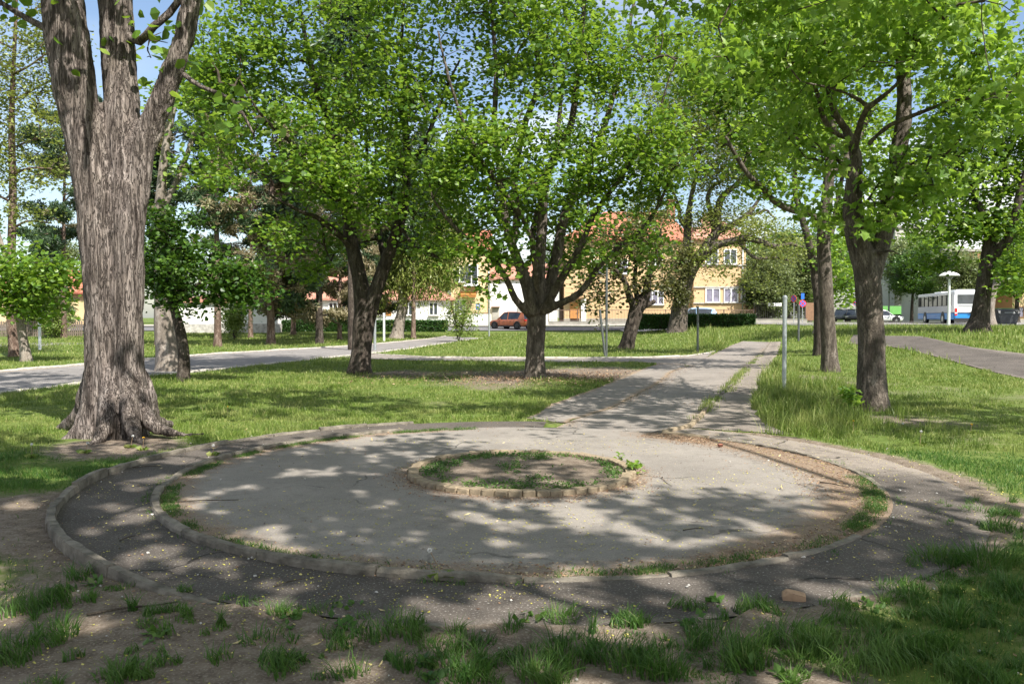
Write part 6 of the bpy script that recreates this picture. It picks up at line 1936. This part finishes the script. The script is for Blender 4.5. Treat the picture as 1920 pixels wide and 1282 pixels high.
# low weeds: narrow strip inside the kerb, seams, and the round bed
def weeds(x, y, z, size, mat, label, name='weeds', up=.7):
    I = np.repeat(np.arange(len(x)), 6)
    P = np.stack([x, y, z], 1)[I] + RNG.normal(size=(len(I), 3)) * (.014, .014, 0)
    P[:, 2] += np.abs(RNG.normal(size=len(I))) * .016
    v, fs = leaves_np(P, size * (.6 + .8 * RNG.random(len(I))), 'diamond', up, -.5)
    return tag(link(name, np_mesh(name, v, fs, mat)), label, kind='stuff')
def ring_pts(n, r0, r1, a0, a1, thr, seed):
    a = RNG.uniform(a0, a1, n); r = r0 + (r1 - r0) * RNG.random(n) ** 1.3
    x, y = CX + r * np.cos(a), CY + r * np.sin(a)
    k = fbm2(x, y, 3.4, 3, seed) + RNG.normal(size=n) * .09 > thr
    return x[k], y[k]
x1, y1 = ring_pts(1300, R_IN - .05, R_IN - .17, R(150), R(255), .47, 101)
x2, y2 = ring_pts(900, R_IN - .05, R_IN - .18, R(255), R(345), .56, 102)
x3, y3 = ring_pts(700, R_IN - .05, R_IN - .18, R(100), R(150), .45, 103)
x4, y4 = ring_pts(300, R_IN + .05, R_IN + .12, R(100), R(400), .56, 104)
x5, y5 = ring_pts(600, R_IN - .04, R_IN - .2, R(318), R(356), .47, 105)
x, y = np.concatenate([x1, x2, x3, x4, x5]), np.concatenate([y1, y2, y3, y4, y5])
I = np.repeat(np.arange(len(x)), 9)
x, y = x[I] + RNG.normal(size=len(I)) * .022, y[I] + RNG.normal(size=len(I)) * .022
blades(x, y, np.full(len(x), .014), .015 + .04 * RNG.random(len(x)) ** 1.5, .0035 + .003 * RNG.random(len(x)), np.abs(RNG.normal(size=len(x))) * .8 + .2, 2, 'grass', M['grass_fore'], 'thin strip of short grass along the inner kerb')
a = RNG.uniform(0, 6.283, 2600); r = RB * .93 * np.sqrt(RNG.random(2600))
x, y = CX + r * np.cos(a), CY + r * np.sin(a)
k = (fbm2(x, y, 3.6, 3, 111) + RNG.normal(size=len(x)) * .1 + .3 * ss(.55, 1.02, r) > .69)
x, y, r = x[k], y[k], r[k]
weeds(x, y, .032 + .04 * (1 - (r / RB) ** 2), .021, M['grass_fore'], 'small weeds covering the soil of the round bed')
P0 = resample(tipp[1:], 700)
k = fbm2(P0[:, 0], P0[:, 1], .9, 3, 121) > .47
x, y = P0[k, 0] + RNG.normal(size=k.sum()) * .06, P0[k, 1] + RNG.normal(size=k.sum()) * .06
blades(np.repeat(x, 7) + RNG.normal(size=len(x) * 7) * .05, np.repeat(y, 7) + RNG.normal(size=len(x) * 7) * .05, np.full(len(x) * 7, .01), .04 + .09 * RNG.random(len(x) * 7), np.full(len(x) * 7, .01), np.abs(RNG.normal(size=len(x) * 7)) * .6, 2, 'grass', M['grass'], 'grass growing in the seam right of the main path')
# broad leaved weeds among the foreground grass
xs, ys = [], []
for px, py in ((540, 1175), (800, 1255), (820, 1275), (1450, 1270), (1380, 1260), (985, 1170), (1290, 1180), (180, 1100), (1540, 1190), (1640, 1150), (1745, 1210), (300, 1200), (660, 1140), (1500, 1240), (1340, 1130), (640, 1185)):
    g0 = gp(px, py); xs.append(g0.x + RNG.normal(size=5) * .04); ys.append(g0.y + RNG.normal(size=5) * .04)
x, y = np.concatenate(xs), np.concatenate(ys)
weeds(x, y, ground_z(x, y), .045, M['grass_fore'], 'broad leaved weeds in the foreground', up=.8)

# ------------------------------------------------------------------ litter: fallen blossom, withered leaves, twigs
def flake_mat(name, cols):
    m, n, l, b, o = new_mat(name)
    g = n.new('ShaderNodeNewGeometry')
    l.new(ramp(n, l, g.outputs['Random Per Island'], cols), b.inputs['Base Color'])
    b.inputs['Roughness'].default_value = .8
    return m
M['blossom'] = flake_mat('fallen yellow blossom', [(0, (.3, .28, .04)), (.6, (.46, .42, .08)), (1, (.58, .5, .18))])
M['litter'] = flake_mat('withered litter', [(0, (.1, .055, .03)), (.5, (.22, .125, .07)), (.85, (.34, .22, .13)), (1, (.5, .4, .26))])
M['straw'] = flake_mat('straw coloured keys', [(0, (.42, .33, .14)), (1, (.6, .5, .26))])
def flakes(x, y, z, size, mat, label, name, tpl='diamond', up=2.2):
    P = np.stack([x, y, z], 1)
    v, fs = leaves_np(P, size, tpl, up, 0)
    return tag(link(name, np_mesh(name, v, fs, mat)), label, kind='stuff')
def fz(x, y):
    r = np.hypot(x - CX, y - CY)
    return np.where(r < R_IN, .026, np.where(r < R_OUT, .023, np.where(y < 14, ground_z(x, y) + .006, terr(x, y) + .02)))
N = 17000
x = RNG.normal(0, 3.2, N); y = RNG.uniform(3.0, 10.5, N)
k = (fbm2(x, y, .8, 3, 131) + .12 * ss(8, 4, y) > .5) & (np.hypot(x - CX, y - CY) > 1.2)
x, y = x[k], y[k]
flakes(x, y, fz(x, y), .007 + .016 * RNG.random(len(x)) ** 2, M['blossom'], 'tiny fallen yellow maple blossom on the paving and soil', 'fallen_blossom')
lx, ly = [], []
def litter_ring(n, r0, r1, a0, a1, p=1.5):
    a = RNG.uniform(a0, a1, n); r = r0 + (r1 - r0) * RNG.random(n) ** p
    lx.append(CX + r * np.cos(a)); ly.append(CY + r * np.sin(a))
litter_ring(3800, R_IN - .04, R_IN - .75, R(-25), R(48), 1.6)
litter_ring(1800, R_IN - .04, R_IN - .5, R(40), R(58), 1.2)
litter_ring(1500, R_IN - .04, R_IN - .3, R(-70), R(-25), 1.5)
litter_ring(1300, R_IN - .04, R_IN - .32, R(95), R(270), 1.6)
litter_ring(900, R_IN - .06, R_IN - .35, R(-110), R(-60), 1.5)
litter_ring(1900, 1.17, 1.5, R(180), R(370), 2.2)
litter_ring(700, 1.17, 1.38, R(0), R(180), 2.0)
for E, n, wd in ((tipp, 3600, .32), (xy(E_main_l)[1:9], 2200, .22)):
    P0 = resample(E, n)
    s = -1 if E is tipp else 1
    t = np.abs(RNG.normal(size=n)) * wd
    lx.append(P0[:, 0] + s * t); ly.append(P0[:, 1] + RNG.normal(size=n) * .1)
x, y = np.concatenate(lx), np.concatenate(ly)
flakes(x, y, fz(x, y) + .004 * RNG.random(len(x)), .009 + .019 * RNG.random(len(x)) ** 2, M['litter'], 'brown withered leaf litter along kerbs and seams', 'leaf_litter')
N = 5200
x = RNG.normal(1.2, 2.2, N); y = RNG.normal(21.5, 1.3, N)
k = ~paved(x, y)
x, y = x[k], y[k]
flakes(x, y, .02 + .05 * RNG.random(len(x)), .03 + .04 * RNG.random(len(x)), M['litter'], 'dry brown leaf litter in the grass under the middle maple', 'leaf_litter')
N = 2600
x = RNG.uniform(-4.6, 4.8, N); y = RNG.uniform(3.0, 12.5, N)
k = np.hypot(x - CX, y - CY) > 1.2
x, y = x[k], y[k]
flakes(x, y, fz(x, y), .01 + .022 * RNG.random(len(x)) ** 2, M['litter'], 'scattered crumbs of bark and leaf on the paving', 'leaf_litter')
N = 150
x = RNG.uniform(-4.4, 4.4, N); y = RNG.uniform(3.3, 12, N)
k = np.hypot(x - CX, y - CY) > 1.3
x, y = x[k], y[k]
flakes(x, y, fz(x, y) + .003, .04 + .03 * RNG.random(len(x)), M['straw'], 'curled straw coloured maple keys on the paving', 'fallen_keys', 'narrow')
def stick(px, py, L, ang, label, r=.006):
    g0 = gp(px, py)
    z = float(fz(np.array([g0.x]), np.array([g0.y]))[0]) + r
    P = np.array([(-L / 2, 0, 0), (-L * .1, L * .05, .004), (L * .2, -L * .02, .008), (L / 2, L * .06, 0)])
    v, q = tube(catmull(P, 10), np.linspace(r, r * .5, 10), 6)
    o = tag(link('stick', np_mesh('stick', v, [q], M['twig'], smooth=True), None, (g0.x, g0.y, z)), label, 'stick', 'fallen sticks')
    o.rotation_euler = (0, 0, ang)
stick(275, 880, .28, .2, 'short curved stick lying on the ring path at the left')
stick(390, 946, .5, .1, 'thin dark stick lying on the paving near the left kerb')
stick(1563, 915, .3, -1.0, 'dark stick lying on the paving near the right kerb', .007)
stick(545, 1100, .2, .7, 'pale stick lying on the ring path in the foreground', .005)
stick(250, 1150, .45, .4, 'dark stick lying on bare soil in the left foreground', .008)
stick(1300, 1000, .16, .2, 'small twig lying on the right part of the paving', .005)
stick(240, 1016, .14, 1.2, 'short upright looking twig beside the left outer kerb', .006)

# pebbles
rng = np.random.default_rng(5)
vs, fs, o_ = [], [], 0
ico = bmesh.new(); bmesh.ops.create_icosphere(ico, subdivisions=1, radius=1)
iv = np.array([v.co[:] for v in ico.verts]); ifc = np.array([[v.index for v in f.verts] for f in ico.faces]); ico.free()
for k in range(420):
    x = rng.uniform(-4.3, 4.6); y = rng.uniform(3.2, 12)
    if np.hypot(x - CX, y - CY) < R_IN and rng.random() < .75: continue
    s = .004 + .009 * rng.random() ** 2
    z = float(fz(np.array([x]), np.array([y]))[0])
    vs.append(iv * (s * (1 + .3 * rng.normal(size=iv.shape))) * (1, 1, .7) + (x, y, z)); fs.append(ifc + o_); o_ += len(iv)
tag(link('pebbles', np_mesh('pebbles', np.vstack(vs), [np.vstack(fs)], M['stone_pale'])), 'small pale pebbles strewn on the ring path and soil', kind='stuff')

# sandstone lump in the foreground
g0 = gp(1488, 1128)
bm = bmesh.new(); bmesh.ops.create_icosphere(bm, subdivisions=4, radius=1)
co = np.array([v.co[:] for v in bm.verts])
d = fbm(co * 1.6 + 4, 3, 77)
for v, k in zip(bm.verts, d):
    c = v.co * (1 + .55 * (k - .5))
    c = Vector((max(-.82, min(.85, c.x)), max(-.7, min(.7, c.y)), max(-.5, min(.62 - .25 * c.x, c.z))))
    v.co = Vector((c.x * .075, c.y * .055, c.z * .058))
me = bpy.data.meshes.new('stone'); bm.to_mesh(me); bm.free()
M['sandstone'] = plain('tan sandstone', (.42, .27, .17), .9, 0, .2, 14, .2, .5)
me.materials.append(M['sandstone'])
me.polygons.foreach_set('use_smooth', np.full(len(me.polygons), True))
o = tag(link('stone', me, None, (g0.x, g0.y, float(ground_z(g0.x, g0.y)) + .022)), 'tan angular stone lying at the edge of the ring path in the right foreground', 'stone')
o.rotation_euler = (0, 0, -.25)
g0 = gp(1350, 842)
b = MB().box((0, 0, .02), (.06, .035, .035), bev=.008).build('brick_fragment', M['brick'])
b.location = (g0.x, g0.y, .03); b.rotation_euler = (.2, 0, .5)
tag(b, 'small red brick fragment among the litter at the far right of the paving', 'stone')

# dandelion clock by the near kerb, and flowers in the lawn by the old tree
M['stalk'] = plain('dandelion stalk', (.25, .17, .1), .7, 0, .2, 9)
M['seed_head'] = plain('dandelion seed head', (.72, .72, .7), .9, 0, .1, 30)
M['petal'] = plain('yellow petals', (.75, .5, .03), .7, 0, .1, 20)
def dandelion(x, y, h, lean, clock, label, leaves=True):
    z = float(fz(np.array([x]), np.array([y]))[0]) - .01
    r = empty('dandelion', (x, y, z), label, 'flower', 'dandelions')
    P = catmull(np.array([(0, 0, 0), (lean * .4, 0, h * .5), (lean, 0, h)]), 8)
    v, q = tube(P, np.full(8, .0028), 6)
    link('stalk', np_mesh('stalk', v, [q], M['stalk'], smooth=True), r)
    n = 150
    d = RNG.normal(size=(n, 3)); d /= np.linalg.norm(d, axis=1)[:, None]
    if not clock: d[:, 2] = np.abs(d[:, 2]) * .5 + .1
    v, fs = leaves_np(np.repeat(P[-1:], n, 0), np.full(n, .017 if clock else .016), 'narrow', 0, 0, d)
    link('seed_head' if clock else 'flower_head', np_mesh('flower_head', v, fs, M['seed_head'] if clock else M['petal']), r)
    if leaves:
        a = np.linspace(0, 6.28, 9, endpoint=False)
        d = np.stack([np.cos(a), np.sin(a), np.full(9, .3)], 1)
        v, fs = leaves_np(np.zeros((9, 3)) + (0, 0, .01), .07 + .04 * RNG.random(9), 'diamond', .0, 0, d)
        link('leaf', np_mesh('leaf', v, fs, M['grass']), r)
g0 = gp(829, 1090)
dandelion(g0.x, g0.y, .175, -.075, True, 'tall dandelion clock with a leaning stalk at the near kerb')
for i, (px, py, ck, lab) in enumerate([(400, 856, True, 'dandelion clock in the grass right of the huge old trunk'), (268, 845, False, 'yellow dandelion flower in the grass below the old tree roots'), (425, 783, False, 'yellow dandelion flower on the sunny lawn right of the old trunk'),
        (160, 852, True, 'dandelion clock in the grass left of the roots'), (60, 862, True, 'dandelion clock near the left edge of the lawn'), (1725, 838, True, 'dandelion clock in the sunny grass at the right'), (1690, 812, True, 'dandelion clock beside the nearest right maple'),
        (245, 842, True, 'dandelion clock just before the root of the old tree'), (1600, 815, False, 'yellow dandelion in the grass left of the nearest right maple'), (1820, 815, False, 'yellow dandelion in the sunny grass near the right edge')]):
    g0 = gp(px, py)
    dandelion(g0.x, g0.y, .12 + .03 * (i % 3), .01 * (i % 4), ck, lab)

# maple seedling at the foot of the nearest right maple, and one at the bed
def seedling(px, py, h, w, label, n, size):
    g0 = gp(px, py); r = empty('maple_seedling', (g0.x, g0.y, float(fz(np.array([g0.x]), np.array([g0.y]))[0]) - .01), label, 'plant')
    ts, P = [], []
    for k in range(n):
        a = RNG.uniform(0, 6.28); rr_ = w * RNG.random(); hh = h * RNG.uniform(.35, 1)
        e = np.array([rr_ * math.cos(a), rr_ * math.sin(a), hh])
        ts.append(tube(catmull(np.array([(0, 0, 0), e * (.4, .4, .6), e]), 6), np.linspace(.006, .002, 6), 5)); P.append(e)
    v, q = merge(ts); link('stem', np_mesh('stem', v, [q], M['twig'], smooth=True), r)
    I = np.repeat(np.arange(n), 5)
    v, fs = leaves_np(np.array(P)[I] + RNG.normal(size=(len(I), 3)) * .03, size * (.7 + .5 * RNG.random(len(I))), 'maple', 1.2, .4)
    link('leaf', np_mesh('leaf', v, fs, M['leaf_bright']), r)
seedling(1600, 778, .42, .22, 'young maple seedling growing at the foot of the nearest right maple', 16, .11)
seedling(1188, 893, .12, .09, 'small green seedling outside the right side of the round bed', 8, .05)
seedling(1162, 868, .1, .03, 'single tiny seedling at the back right of the round bed', 3, .05)
print('TREES', sum(t[2] for t in TREE_STATS))
